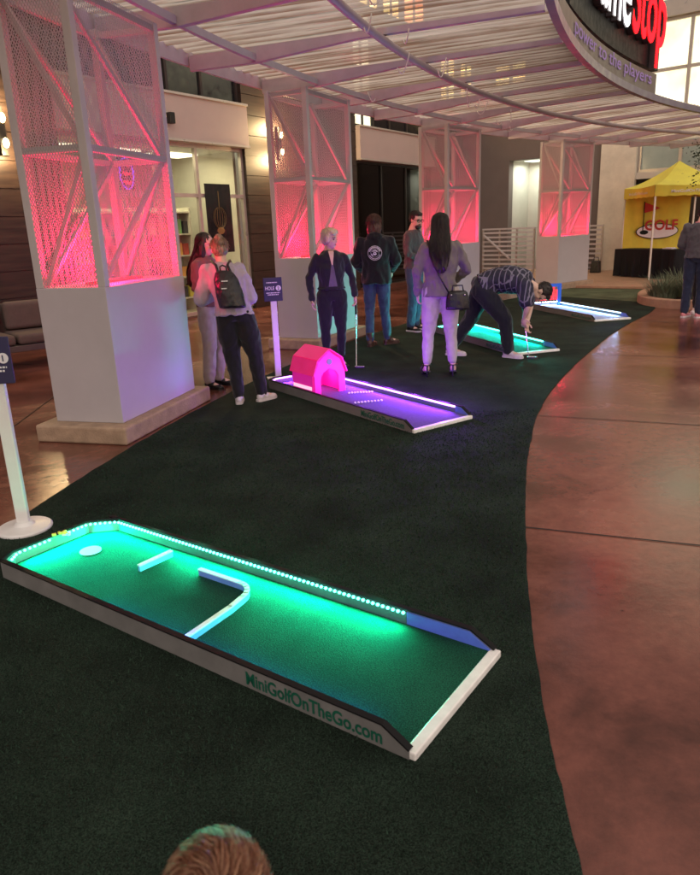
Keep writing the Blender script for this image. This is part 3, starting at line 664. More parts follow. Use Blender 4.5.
# ------------------------------------------------------------------ mini golf lanes
def lane(loc, yaw, led, ledcol, power, label, deck, chamfer=(True, True), led_end=2.04, led_left=True, dots=True, spill=.012):
    t = thing('golf_lane', label, 'mini golf lane', (*loc, .008), R_(yaw), 'portable mini golf lanes')
    L, W, H = 2.44, .63, .088; c = .13
    MB().prism([(.0, .06), (.06, .0), (L - .03, 0), (L - .03, W), (.14, W), (0, W - .10)], .0, .028).build('deck', deck, t)
    def rail(y0, y1, flip):
        # side rail: profile in x-z with the slanted front end
        P = [(.05, y0, 0), (L - .01, y0, 0), (L - .01, y0, .03), (L - .11, y0, H), (.05, y0, H)]
        return MB().prism3(P, (0, y1 - y0, 0))
    rail(-.022, -.003, 0).build('side_rail', 'lane_side', t); rail(W + .003, W + .022, 1).build('side_rail', 'lane_side', t)
    for y in (0, W):   # inside lining; blue light is painted into the far-rail piece past the LEDs
        s = 1 if y == 0 else -1; yy = y + s * .0
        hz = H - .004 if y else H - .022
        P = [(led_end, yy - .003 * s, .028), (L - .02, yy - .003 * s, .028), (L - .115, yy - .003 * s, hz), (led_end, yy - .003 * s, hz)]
        MB().prism3(P, (0, .008 * s, 0)).build('rail_lining', 'lining_blue_lit' if y else 'lining_dark', t)
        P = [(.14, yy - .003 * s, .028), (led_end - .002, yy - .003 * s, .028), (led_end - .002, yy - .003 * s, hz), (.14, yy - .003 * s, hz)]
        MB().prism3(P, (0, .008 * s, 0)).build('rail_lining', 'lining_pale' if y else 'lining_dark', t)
    for y in (-.012, W + .012):
        Pt = [(.05, y - .013, H + .0005), (L - .112, y - .013, H + .0005), (L - .012, y - .013, .0325), (L - .008, y - .013, .0375), (L - .109, y - .013, H + .0065), (.05, y - .013, H + .0065)]
        MB().prism3(Pt, (0, .026, 0)).build('edge_trim', 'black_trim', t)
    # end wall with cut corners
    E = [(.05, -.022), (-.012, .07), (-.012, W - .11), (.135, W + .022), (.135, W), (.012, W - .115), (.012, .075), (.06, 0)]
    MB().prism(E, 0, H).build('end_wall', 'lane_side', t)
    MB().tube([(.05, -.012, H + .002), (0, .07, H + .002), (0, W - .11, H + .002), (.135, W + .012, H + .002)], .0125, 8).build('edge_trim', 'black_trim', t, smooth=True)
    MB().bx(L - .03, L + .012, -.02, W + .02, 0, .031).build('front_lip', 'lip_white', t, bevel=.005)
    # LED string just under the trim, inside
    z = H - .006
    path = [(.075, .02, z), (.022, .085, z), (.022, W * .45, z)]; path2 = [(.022, W * .60, z), (.022, W - .12, z), (.14, W - .012, z), (led_end, W - .012, z)]
    bd = MB()
    def strip(P):
        if not dots: bd.tube(P, .009, 6); return
        for a_, b_ in zip(P[:-1], P[1:]):
            A, B = Vector(a_), Vector(b_); n_ = max(2, int((B - A).length / .025))
            for i in range(n_): bd.ell(A.lerp(B, (i + .5) / n_), (.0076, .0076, .0068), n=8, m=5)
    if led_left: strip(path)
    strip(path2); bd.build('led_string', led, t, smooth=True)
    def al(x0, y0, x1, y1, tx, ty, pw):
        ln = math.hypot(x1 - x0, y1 - y0); mx, my = (x0 + x1) / 2, (y0 + y1) / 2
        o = lamp('AREA', 'lane_light', (mx + tx * .012, my + ty * .012, z - .006), ledcol, pw, t, shape='RECTANGLE', size=ln, size_y=.012)
        zax = -Vector((tx, ty, -.34)).normalized(); xax = Vector((x1 - x0, y1 - y0, 0)).normalized(); yax = zax.cross(xax)
        o.rotation_euler = Matrix((xax, yax, zax)).transposed().to_euler()
    al(.14, W - .016, led_end, W - .016, 0, -1, power); al(.024, .1, .024, W - .13, 1, 0, power * .42); al(.03, W - .11, .13, W - .02, .7, -.7, power * .1)
    # glow thrown upward and outward over the rails
    n_ = 5
    for i in range(n_):
        x = .2 + (led_end - .2) * (i + .5) / n_
        lamp('POINT', 'led_spill', (x, W + .05, H + .09), ledcol, power * spill, t, shadow_soft_size=.02)
    # printed web address on the camera-side rail
    text_on('web_address', 'MiniGolfOnTheGo.com', .056, (2.03, -.0225, .017), (1, 0, 0), (0, 0, 1), 'text_green', t, width=.60, bold=.022)
    return t
def cup(t, x, y):
    MB().cyl((x, y, .0285), (x, y, .032), .056, n=28).build('cup_cover', 'white_plastic', t)
def rounded_bar(t, path, w=.017, z0=.028, z1=.056):
    b1 = MB(); b2 = MB()
    P = [Vector((*p, 0)) for p in path]
    for A, B in zip(P[:-1], P[1:]):
        d = (B - A).normalized(); e = d * .004
        b1.bar(A - e + Vector((0, 0, (z0 + z1) / 2)), B + e + Vector((0, 0, (z0 + z1) / 2)), w, z1 - z0)
        b2.bar(A - e + Vector((0, 0, z1 + .004)), B + e + Vector((0, 0, z1 + .004)), w + .006, .007)
    o = b1.build('obstacle_bar', 'bar_blue_lit', t); b2.build('bar_cap', 'lip_white', o)  # sides coloured blue for reflected light, top left white

GR = (.0, 1., .50)
l1 = lane((-1.815, 3.285), -35.6, 'led_green', GR, 40, 'green lit mini golf lane in front with an angled bar and a short bar', 'turf_lane')
lamp('AREA', 'lane_light', (1.5, .012, .078), (.02, .18, 1), 2.6, l1, shape='RECTANGLE', size=1.5, size_y=.012, rot=(R_(35), 0, 0))  # added blue light along the near rail, no LED string there
cup(l1, .23, .37); rounded_bar(l1, [(.655, .355), (.665, .55)])
ang = [(.95, .485), (1.22, .487)] + [(1.22 + .1 * math.sin(x), .387 + .1 * math.cos(x)) for x in np.linspace(.25, 1.5, 5)] + [(1.335, .30), (1.35, .008)]
rounded_bar(l1, ang)
bd = MB(); rr = random.Random(2)
for i in range(7): bd.box((.03 + rr.uniform(-.02, .03), .335 + rr.uniform(-.03, .03), .098 + rr.uniform(-.01, .012)), (.022, .012, .012), rr.uniform(0, 3))
bd.build('plug', 'tent_yellow', l1)

VI = (.30, .05, 1.)
l2 = lane((-.865, 7.533), -55, 'led_violet', VI, 17., 'violet lit mini golf lane with a pink barn standing on it', 'grey_carpet', dots=False, led_end=2.26, spill=.85)
for (x0, y0, x1, y1) in ((.98, .38, 1.1, .58), (1.36, .18, 1.46, .42)):
    bd = MB()
    for i in range(9):
        t_ = i / 8; bd.ell((x0 + (x1 - x0) * t_, y0 + (y1 - y0) * t_, .034), (.012, .012, .011), n=8, m=5)
    bd.build('bump_strip', 'lip_white', l2, smooth=True)
def barn():
    # local frame = lane frame; gambrel profile across the lane
    o = thing('toy_barn', 'small bright pink barn with an arched doorway standing on the violet lane', 'toy barn', (-.865, 7.533, .036), R_(-55))
    x0, x1, ya, yb = .42, .82, .07, .44; ym = (ya + yb) / 2
    prof = [(ya, 0), (ya, .20), (ya + .055, .335), (ym, .435), (yb - .055, .335), (yb, .20), (yb, 0)]
    # end walls with doorway opening on the +x side
    dw = .11; arch = [(ym - dw, 0), (ym - dw, .15)] + [(ym - dw * math.cos(a_), .15 + dw * .9 * math.sin(a_)) for a_ in np.linspace(.35, math.pi - .35, 6)] + [(ym + dw, .15), (ym + dw, 0)]
    for x in (x0, x1):
        # ring polygon split into left/right/top pieces
        left = [prof[0], prof[1], prof[2], (ym, .435)] + [p for p in arch[:5] if True][::-1]
        left = [prof[0], prof[1], prof[2], prof[3], (ym, arch[4][1] + .012), arch[4], arch[3], arch[2], arch[1], arch[0]]
        right = [(2 * ym - y, z) for y, z in left]
        bd = MB()
        for Pq in (left, right): bd.prism3([(x - .012, y, z) for y, z in Pq], (.024, 0, 0))
        bd.build('end_wall', 'barn_pink', o)
    for y in (ya, yb): MB().bx(x0 + .013, x1 - .013, y - .010, y + .010, 0, .199).build('side_wall', 'barn_pink', o)
    bd = MB()
    out_ = [(ya - .013, .20), (ya + .040, .350), (ym, .448), (yb - .040, .350), (yb + .013, .20)]
    for (p, q) in zip(out_[:-1], out_[1:]):
        d = Vector((0, q[0] - p[0], q[1] - p[1])).normalized(); nn = Vector((0, d.z, -d.y)) * -.012
        bd.prism3([(x0 - .03, p[0], p[1]), (x1 + .03, p[0], p[1]), (x1 + .03, q[0], q[1]), (x0 - .03, q[0], q[1])], nn)
    bd.build('roof', 'barn_roof', o)
    MB().bx(x0 + .02, x1 - .03, ya - .0145, ya - .0105, .05, .085).build('glow_strip', 'barn_strip', o)
    MB().cyl((x1 + .013, ym, .325), (x1 + .017, ym, .325), .03, n=16).build('badge', 'letter_violet', o)
    lamp('POINT', 'barn_glow', (.6, ym, .15), (1, .04, .55), 3.0, o, shadow_soft_size=.04)
barn()

l3 = lane((1.415, 11.18), -72.7, 'led_green', (.0, 1., .78), 42., 'green lit mini golf lane the stooping man is putting on', 'turf_lane', dots=False, led_end=2.1, spill=.006)
cup(l3, .23, .37)
l4 = lane((3.571, 13.977), -77, 'led_ice', (.30, .55, 1.), 22., 'ice blue lit mini golf lane farthest from the camera', 'ice_carpet', dots=False, led_end=2.2)
g = thing('lane_gate', 'blue framed gate with glowing red slats across the farthest lane', 'golf obstacle', (3.571, 13.977, .036), R_(-77))
for y in (.03, .60): MB().bx(.16, .22, y - .03, y + .03, 0, .42).build('gate_post', 'gate_blue', g, bevel=.006)
MB().bx(.17, .21, .061, .569, .36, .42).build('top_bar', 'gate_blue', g)
for i in range(8): MB().bx(.18, .20, .085 + i * .062, .125 + i * .062, .11, .355 - .05 * (i % 3 == 1)).build('slat', 'gate_red', g)
bd = MB()
for i in range(9): bd.ell((.19, .075 + i * .06, .075), .016, n=8, m=6)
bd.build('light_row', 'gate_white', g, smooth=True)

# ------------------------------------------------------------------ hole marker posts
def marker(loc, yaw, num, label, base=True):
    t = thing('hole_sign', label, 'sign', (*loc, .008), R_(yaw), 'hole marker signs')
    if base:
        MB().loft([((0, 0, z), r, r, (1, 0, 0), (0, 1, 0)) for z, r in ((0, .155), (.012, .155), (.02, .145), (.03, .06), (.05, .045))], 40).build('base', 'white_plastic', t, smooth=False, bevel=.003)
    else:
        MB().bx(-.13, .13, -.06, .06, 0, .012).build('base', 'white_plastic', t, bevel=.003)
    MB().bx(-.035, .035, -.02, .02, .012 if not base else .04, .91).build('post', 'white_plastic', t, bevel=.006)
    MB().bx(-.105, .105, -.032, -.022, .88, 1.14).build('board', 'navy_board', t, bevel=.008, seg=3)
    y = -.033
    text_on('lettering', 'HOLE', .040, (-.034, y, 1.005), (1, 0, 0), (0, 0, 1), 'white_ink', t, width=.10, bold=.012)
    MB().cyl((.062, y + .001, 1.022), (.062, y - .0015, 1.022), .029, n=28).build('number_disc', 'white_ink', t)
    text_on('number', num, .034, (.062, y - .002, 1.006), (1, 0, 0), (0, 0, 1), 'navy_board', t, bold=.02)
    bd = MB(); rg = random.Random(1)
    for z, x0, x1 in ((1.085, -.07, .05), (.972, -.075, .075), (.952, -.06, .06)):
        x = x0
        while x < x1:
            w = rg.uniform(.008, .02); bd.bx(x, min(x1, x + w), y - .0008, y + .0005, z - .005, z + .005); x += w + .005
    bd.build('fine_print', 'white_ink', t)
marker((-1.945, 3.86), 4, '1', 'hole marker sign on a white post with a round base beside the front green lane')
marker((-.80, 8.02), 12, '2', 'navy hole marker sign on a white post behind the pink barn', False)

# ------------------------------------------------------------------ left building
LB_A = R_(56); U = Vector((math.sin(R_(34)), math.cos(R_(34)), 0)); NN = Vector((U.y, -U.x, 0))
LB = thing('shop_building', 'dark clad building with lit shop windows behind the mesh columns', 'building', tuple(NN * -10.7), LB_A)
def wp(s, y, z=0): return tuple(NN * -10.7 + U * s - NN * y + Vector((0, 0, z)))
def cladpanel(x0, x1, z0, z1, yf, name='cladding'):
    bd = MB(); z = z0; h = .40
    while z < z1 - .02:
        bd.bx(x0, x1, yf + .004 * random.random(), yf + .12, z + .006, min(z1, z + h) - .006); z += h
    bd.bx(x0 + .01, x1 - .01, yf + .03, yf + .11, z0, z1)
    return bd.build(name, 'cladding', LB)
cladpanel(-26, 7.5, 0, 9.5, -.30); cladpanel(12.15, 16.5, 0, 9.5, -.12); cladpanel(20.75, 25.4, 0, 9.5, -.12)
for x0, x1 in ((7.5, 12.15), (16.5, 20.75)):
    MB().bx(x0, x1, .0, .2, 6.9, 9.5).build('upper_wall', 'dark_wall', LB)
    MB().bx(x0, x1, -.25, .25, 3.37, 4.13).build('sign_band', 'band_panel', LB)
    MB().bx(x0, x1, -.29, .25, 4.13, 4.17).build('band_cap', 'frame_metal', LB)
    MB().bx(x0, x1, -.28, .25, 3.33, 3.37).build('band_soffit', 'frame_metal', LB)
def window(x0, x1, z0, z1, pane, mull=(), trans=(), y=.0, fw=.06, frame='frame_metal'):
    bd = MB()
    bd.bx(x0, x0 + fw, y - .04, y + .04, z0, z1); bd.bx(x1 - fw, x1, y - .04, y + .04, z0, z1)
    bd.bx(x0 + fw, x1 - fw, y - .04, y + .04, z0, z0 + fw); bd.bx(x0 + fw, x1 - fw, y - .04, y + .04, z1 - fw, z1)
    for m_ in mull: bd.bx(m_ - fw / 2, m_ + fw / 2, y - .035, y + .035, z0 + fw, z1 - fw)
    for q in trans: bd.bx(x0 + fw, x1 - fw, y - .03, y + .03, q - fw / 2, q + fw / 2)
    o = bd.build('window', frame, LB); MB().bx(x0 + fw * .5, x1 - fw * .5, y + .004, y + .012, z0 + fw * .5, z1 - fw * .5).build('pane', pane, o)
    return o
window(7.5, 12.15, .05, 3.33, 'clear_glass', (8.9, 9.72, 10.78), (2.38,), fw=.07)
window(7.5, 12.15, 4.17, 6.9, 'dark_glossy', (8.4, 9.3, 10.2, 11.1), (5.5,), frame='dark_wall')
window(16.5, 20.75, .05, 3.33, 'smoke_glass', (17.9, 19.3), (), fw=.06, frame='black_metal')
window(17.5, 20.75, 4.17, 6.9, 'dark_glossy', (18.4, 19.4), (5.5,), frame='dark_wall')
window(16.5, 17.5, 4.17, 6.9, 'window_yellow', (17.0,), (4.9, 5.6), frame='black_metal')
# lit upper storey windows seen through the canopy sheet
for x0, x1, z0, z1, mt in ((22.6, 23.6, 5.3, 6.6, 'window_amber'), (16.9, 17.9, 7.0, 8.6, 'window_amber'), (19.2, 20.5, 7.0, 8.4, 'window_orange'), (21.2, 22.3, 5.2, 6.6, 'window_amber'), (8.2, 9.3, 7.3, 8.7, 'window_amber'), (10.3, 11.2, 7.3, 8.7, 'window_orange'), (18.05, 19.05, 7.0, 8.4, 'window_amber')):
    window(x0, x1, z0, z1, mt, ((x0 + x1) / 2,), (), y=-.17 if x0 > 12 and x0 < 16.5 or x0 > 20.7 else -.045, frame='black_metal')
# shop interior
def interior(x0, x1, d, wall, lampm, lampc, pw, dark=False):
    MB().bx(x0, x1, d, d + .1, 0, 3.4).build('back_wall', wall, LB)
    MB().bx(x0 - .08, x0, .25, d, 0, 3.4).build('side_wall', wall, LB); MB().bx(x1, x1 + .08, .25, d, 0, 3.4).build('side_wall', wall, LB)
    MB().bx(x0, x1, .06, d, .0, .03).build('shop_floor', 'shop_floor', LB); MB().bx(x0, x1, .25, d, 3.3, 3.36).build('shop_ceiling', wall, LB)
    if not dark:
        for i in range(3):
            x = x0 + (x1 - x0) * (i + .5) / 3; MB().bx(x - .5, x + .5, 1.0, 1.6, 3.26, 3.295).build('ceiling_lamp', lampm, LB)
        lamp('AREA', 'shop_light', ((x0 + x1) / 2, .62, 3.2), lampc, pw, LB, shape='RECTANGLE', size=3.8, size_y=.6)
interior(7.5, 12.15, 3.6, 'shop_wall', 'ceiling_lamp', (1, .89, .56), 62)
interior(16.5, 20.75, 3.6, 'dark_wall', None, None, 0, True)
# shelves and goods in the lit shop
rg = random.Random(11)
for i, (x0, x1, lab) in enumerate(((8.3, 9.9, 'white shop shelving seen through the near column'), (10.15, 11.45, 'white shop shelving behind the glass door'), (11.2, 12.1, 'white shop shelving half hidden by the dark poster'))):
    t = thing('display_shelf', lab, 'shelf', wp((x0 + x1) / 2, 1.15 + .9 * (i == 2)), LB_A)
    w = (x1 - x0) / 2
    for s in (-1, 1): MB().bx(s * w - .02, s * w + .02, -.17, .17, .03, 2.2).build('side_panel', 'shelf_white', t)
    MB().bx(-w, w, .17, .19, .03, 2.2).build('back_panel', 'shelf_white', t)
    for z in (.3, .75, 1.2, 1.65, 2.1): MB().bx(-w + .021, w - .021, -.17, .168, z - .015, z + .015).build('shelf_board', 'shelf_white', t)
    for z in (.3, .75, 1.2, 1.65):
        x = -w + .08
        while x < w - .12:
            pw = rg.uniform(.08, .2); ph = rg.uniform(.14, .34); c = wp((x0 + x1) / 2 + x + pw / 2, 1.15 + .9 * (i == 2) - .03, z + .0155)
            bd = MB(); bd.bx(-pw / 2, pw / 2, -.07, .07, 0, ph)
            o = bd.build('package', rg.choice(prods), None, bevel=.004, loc=c, rz=LB_A)
            tag(o, 'small coloured package on the lit shop shelves', 'package', 'packages on the lit shop shelves'); x += pw + rg.uniform(.02, .07)
# dark poster with gilded emblem, hung inside the glass
t = thing('window_poster', 'tall black poster with a gold bulb shaped emblem in the shop window', 'poster', wp(11.28, -.055, 1.25), LB_A)
MB().bx(-.37, .37, -.006, .006, 0, 1.36).build('sheet', 'dark_glossy', t)
bd = MB()
for a_ in np.linspace(0, math.pi, 9)[1:-1]:
    r = .2; pts = [(math.cos(a_) * r * math.sin(q), -.009, .48 + .27 * (1 - math.cos(q)) * .8) for q in np.linspace(0.1, 2.8, 9)]; bd.tube(pts, .0035, 5)
bd.tube([(.0, -.009, .9), (0, -.009, 1.22)], .006, 5); bd.ell((0, -.009, .44), (.11, .004, .07))
bd.build('emblem', 'gold', t)
# neon sign, seen through the near column
t = thing('neon_sign', 'violet and red neon sign hanging in the lit shop window', 'neon sign', wp(8.98, -.06, 2.45), LB_A)
bd = MB(); bd.tube([(.15 * math.cos(a_), -.012, .27 + .26 * math.sin(a_)) for a_ in np.linspace(0, 2 * math.pi, 28)[:-1]], .014, 6, True); bd.build('outline_tube', 'neon_violet', t, smooth=True)
bd = MB()
for z in (.12, .27, .42): bd.tube([(-.09 + .02 * i, -.012, z + .03 * math.sin(i * 1.7)) for i in range(10)], .014, 6)
bd.build('inner_tube', 'neon_red', t, smooth=True)
MB().bx(-.17, .17, -.002, .006, 0, .55).build('back_plate', 'dark_glossy', t)
# wall speaker / camera on the band
t = thing('wall_camera', 'small black box fixed to the sign band above the shop door', 'camera', wp(9.93, -.25, 3.62), LB_A)
MB().bx(-.06, .06, -.14, -.03, -.02, .17).build('housing', 'black_metal', t, bevel=.01); MB().bx(-.02, .02, -.03, .0, .05, .1).build('bracket', 'black_metal', t)
# sconces
def sconce(s, y, z, lab, pw):
    t = thing('wall_sconce', lab, 'wall lamp', wp(s, y, z), LB_A, 'wall sconces')
    MB().bx(-.06, .06, -.06, 0, -.34, .34).build('back_plate', 'black_metal', t, bevel=.006)
    for q in (-.17, .17):
        MB().ell((0, -.105, q), (.045, .045, .07), n=14, m=9).build('bulb', 'bulb', t, smooth=True)
        lamp('POINT', 'sconce_light', (0, -.22, q * 1.9), (1, .70, .34), pw, t, shadow_soft_size=.05)
sconce(6.54, -.31, 3.20, 'wall sconce with two bright bulbs left of the near column', 70)
sconce(13.27, -.13, 3.50, 'wall sconce with two bulbs on the clad pier behind the second column', 190)
# hanging lamp glow in the dark shop
t = thing('pendant_lamp', 'small lit pendant lamp inside the dark shop', 'lamp', wp(17.0, 1.2, 2.3), LB_A)
MB().cyl((0, 0, .1), (0, 0, 1.0), .008).build('cord', 'black_metal', t); MB().loft([((0, 0, z), r, r, (1, 0, 0), (0, 1, 0)) for z, r in ((0, .17), (.08, .12), (.12, .03))], 20).build('lamp_shade', 'black_metal', t)
MB().ell((0, 0, -.01), .05).build('bulb', 'bulb', t)
t = thing('counter', 'pale topped counter deep inside the dark shop', 'counter', wp(18.6, 1.6), LB_A)
MB().bx(-1.2, 1.2, -.3, .3, .03, .95).build('body', 'dark_wall', t); MB().bx(-1.25, 1.25, -.34, .34, .95, 1.0).build('top', 'shelf_white', t)

# outdoor sofa on the left
t = thing('lounge_sofa', 'dark framed outdoor sofa with beige cushions against the clad wall', 'sofa', (-4.55, 9.55, 0), R_(40))
for x in (-.9, .9):
    MB().bx(x - .05, x + .05, -.42, .42, .55, .61).build('armrest', 'sofa_frame', t, bevel=.006)
    for y in (-.38, .38): MB().bx(x - .035, x + .035, y - .035, y + .035, 0, .55).build('leg', 'sofa_frame', t, bevel=.004)
MB().bx(-.86, .86, -.40, .40, .24, .32).build('seat_frame', 'sofa_frame', t, bevel=.006); MB().bx(-.86, .86, .36, .42, .32, .82).build('backrest', 'sofa_frame', t, bevel=.006)
for x in (-.425, .425):
    MB().bx(x - .41, x + .41, -.38, .34, .321, .46).build('seat_cushion', 'cushion', t, bevel=.05, seg=4)
    MB().box((x, .26, .66), (.78, .16, .38)).build('back_cushion', 'cushion', t, bevel=.06, seg=4)

# ------------------------------------------------------------------ far facade
FA = R_(-40); F0 = Vector((8.2, 23.1, 0)); FX = Vector((math.cos(FA), math.sin(FA), 0)); FY = Vector((-math.sin(FA), math.cos(FA), 0))
def fp(t_, y, z=0): return tuple(F0 + FX * t_ + FY * y + Vector((0, 0, z)))
FB = thing('corner_building', 'concrete and glass building closing the plaza with bright yellow upper windows', 'building', tuple(F0), FA)
bd = MB(); bd.bx(-5.5, -3.25, 0, .3, 0, 10); bd.bx(-2.1, -.1, 0, .3, 0, 10); bd.bx(-3.25, -2.1, 0, .3, 3.6, 10); bd.build('grey_wall', 'grey_wall', FB)
MB().bx(-3.25, -2.1, 1.5, 1.6, 0, 3.6).build('alcove_wall', 'pale_wall', FB); MB().bx(-3.30, -3.25, .3, 1.5, 0, 3.6).build('alcove_wall', 'pale_wall', FB)
MB().bx(-2.1, -2.05, .3, 1.5, 0, 3.6).build('alcove_wall', 'pale_wall', FB); MB().bx(-3.25, -2.1, .3, 1.5, 3.6, 3.66).build('alcove_ceiling', 'pale_wall', FB)
MB().bx(-3.0, -2.3, .6, 1.2, 3.575, 3.598).build('alcove_lamp', 'alcove_lamp', FB); lamp('AREA', 'alcove_light', (-2.67, .8, 3.5), (.95, 1, .84), 26, FB, size=.7)
MB().bx(-2.62, -2.14, 1.44, 1.498, 0.0, 3.2).build('door', 'shelf_white', FB)
MB().bx(-.1, .96, -.12, .3, 0, 10).build('concrete_pier', 'concrete_wall', FB)
MB().bx(.96, 9, .05, .35, 0, 2.55).build('base_wall', 'dark_wall', FB)
MB().bx(.96, 9, -.04, .35, 2.72, 2.90).build('sill_band', 'pale_wall', FB)
def fwin(x0, x1, z0, z1, pane, mull, trans, frame='frame_metal', y=.12):
    fw = .09; bd = MB()
    bd.bx(x0, x0 + fw, y - .08, y + .08, z0, z1); bd.bx(x1 - fw, x1, y - .08, y + .08, z0, z1)
    bd.bx(x0 + fw, x1 - fw, y - .08, y + .08, z0, z0 + fw); bd.bx(x0 + fw, x1 - fw, y - .08, y + .08, z1 - fw, z1)
    for m_ in mull: bd.bx(m_ - fw / 2, m_ + fw / 2, y - .07, y + .07, z0 + fw, z1 - fw)
    for q in trans: bd.bx(x0 + fw, x1 - fw, y - .06, y + .06, q - fw / 2, q + fw / 2)
    o = bd.build('window', frame, FB); MB().bx(x0 + .04, x1 - .04, y + .0, y + .03, z0 + .04, z1 - .04).build('pane', pane, o)
fwin(-3.85, -2.6, 5.85, 6.6, 'window_amber', (-3.2,), (), 'black_metal', -.085); fwin(-3.64, -2.73, 4.85, 5.3, 'window_amber', (), (), 'black_metal', -.085)
fwin(.97, 9, 2.9, 4.15, 'dull_glass', (2.16, 4.5, 6.8), ())
MB().bx(.96, 9, -.02, .35, 4.15, 4.45).build('spandrel', 'pale_wall', FB)
fwin(.97, 9, 4.45, 6.95, 'window_yellow', (2.18, 4.5, 6.8), (5.64,))
MB().bx(.96, 9, -.1, .35, 6.95, 7.32).build('spandrel', 'frame_metal', FB)
fwin(.97, 9, 7.32, 9.6, 'window_yellow', (2.18, 4.5, 6.8), ())
MB().bx(-5.5, 9, -.2, .4, 10, 10.3).build('parapet', 'grey_wall', FB)
MB().bx(.97, 9, .05, .3, 2.55, 2.72).build('dark_strip', 'black_trim', FB)

def railing(x0, x1, y, lab, stair=False):
    t = thing('guard_railing', lab, 'railing', fp(x0, y), FA, 'slatted guard railings'); L = x1 - x0
    n_ = max(1, round(L / .62))
    for i in range(n_ + 1): MB().bx(L * i / n_ - .025, L * i / n_ + .025, -.025, .025, .0, 1.40).build('rail_post', 'frame_metal', t)
    for k in range(9): MB().bx(.0, L, -.045, -.028, .16 + k * .14, .215 + k * .14).build('slat', 'white_steel', t)
    MB().bx(-.03, L + .03, -.03, .03, 1.40, 1.45).build('handrail', 'white_steel', t)
    if stair: MB().bar((.05, -.09, 1.25), (1.0, -.09, .5), .04, .05).build('stair_rail', 'white_steel', t)
railing(-3.35, -1.55, -1.5, 'slatted guard railing left of the farthest column', True); railing(-.55, .38, -.9, 'slatted guard railing right of the farthest column')
for dx, lab in ((0., 'upright black bag at the foot of the railing, the left one of two'), (.42, 'upright black bag at the foot of the railing, the right one of two')):
    t = thing('black_bag', lab, 'bag', fp(-.05 + dx, -1.25, .05), FA)
    MB().box((0, 0, .18), (.30, .2, .36), taper=.8).build('body', 'leather_black', t, bevel=.03, seg=3)
    MB().tube([(-.08, 0, .35), (-.06, 0, .46), (.06, 0, .46), (.08, 0, .35)], .012, 6).build('handle', 'leather_black', t)

# ------------------------------------------------------------------ tent, table
def tent():
    x0, y0, s = 7.92, 18.6, 1.95
    t = thing('pop_up_tent', 'yellow pop-up tent with a peaked roof by the concrete wall', 'tent', (x0, y0, .05))
    he, hv, hp = 2.34, 2.06, 2.95
    for x in (0, s):
        for y in (0, s): MB().bx(x - .02, x + .02, y - .02, y + .02, 0, he).build('leg', 'tent_leg', t)
    C = [(0 - .03, -.03), (s + .03, -.03), (s + .03, s + .03), (-.03, s + .03)]; m = s / 2; N = 8; bd = MB()
    for i in range(4):
        a, b_ = C[i], C[(i + 1) % 4]; vs = []
        for j in range(N + 1):
            q = j / N; sag = 4 * q * (1 - q) * -.10 * (1 - q * .3)
            for k in range(N + 1):
                r = k / N; ex = a[0] + (b_[0] - a[0]) * r; ey = a[1] + (b_[1] - a[1]) * r
                vs.append((ex + (m - ex) * q, ey + (m - ey) * q, he + (hp - he) * q + sag - .04 * math.sin(math.pi * r) * (1 - q)))
        bd.add(vs, [(j * (N + 1) + k, j * (N + 1) + k + 1, (j + 1) * (N + 1) + k + 1, (j + 1) * (N + 1) + k) for j in range(N) for k in range(N)])
    bd.build('roof', 'tent_yellow', t, smooth=True)
    bd = MB()
    for i in range(4):
        a, b_ = C[i], C[(i + 1) % 4]; vs = []
        dx, dy = b_[0] - a[0], b_[1] - a[1]; ln = math.hypot(dx, dy)
        for k in range(17):
            r = k / 16; w_ = .012 * math.sin(r * 21); px, py = a[0] + dx * r + dy / ln * w_, a[1] + dy * r - dx / ln * w_
            zt = he - .04 * math.sin(math.pi * r); vs += [(px, py, zt), (px, py, hv + .012 * math.sin(r * 40))]
        bd.add(vs, [(2 * k, 2 * k + 2, 2 * k + 3, 2 * k + 1) for k in range(16)])
    bd.build('valance', 'banner_yellow', t)
    text_on('valance_lettering', 'MiniGolfOnTheGo.com', .07, (s / 2, -.05, 2.14), (1, 0, 0), (0, 0, 1), 'white_ink', t, width=1.2)
    text_on('valance_lettering', 'MiniGolfOnTheGo.com', .07, (-.05, s / 2, 2.14), (0, -1, 0), (0, 0, 1), 'white_ink', t, width=1.2)
    # back banner
    yb = s - .04; vs = []
    for i in range(25):
        for j in range(9): vs.append((s * i / 24 * .93, yb + .02 * math.sin(i * 1.3 + j * .5), .55 + j / 8 * 1.62))
    bd = MB(); bd.add(vs, [(i * 9 + j, i * 9 + 9 + j, i * 9 + 10 + j, i * 9 + j + 1) for i in range(24) for j in range(8)])
    bn = bd.build('back_banner', 'banner_yellow', t, smooth=True)
    y = yb - .045
    def disc(cx, cz, rx, rz, m_, yy): MB().loft([((cx, yy, cz), rx, rz, (1, 0, 0), (0, 0, 1)), ((cx, yy - .002, cz), rx, rz, (1, 0, 0), (0, 0, 1))], 32).build('emblem', m_, bn)
    disc(.92, 1.18, .60, .21, 'black_trim', y); disc(.92, 1.18, .575, .185, 'white_ink', y - .004); disc(.55, 1.16, .12, .06, 'black_trim', y - .008); 
    MB().bx(.50, .525, y - .012, y - .006, 1.16, 1.98).build('flag_pole', 'black_trim', bn)
    MB().prism3([(.525, y - .008, 1.96), (.95, y - .008, 1.80), (.80, y - .008, 1.74), (.525, y - .008, 1.68)], (0, -.004, 0)).build('flag', 'red_ink', bn)
    text_on('banner_lettering', 'GOLF', .27, (1.02, y - .012, 1.22), (1, 0, 0), (0, 0, 1), 'red_ink', bn, width=.92, bold=.03)
tent()
t = thing('folding_table', 'table under a black cloth in front of the yellow banner', 'table', (8.35, 19.45, .05), R_(-68))
MB().bx(-1.05, 1.05, -.32, .32, .715, .74).build('tabletop', 'shelf_white', t)
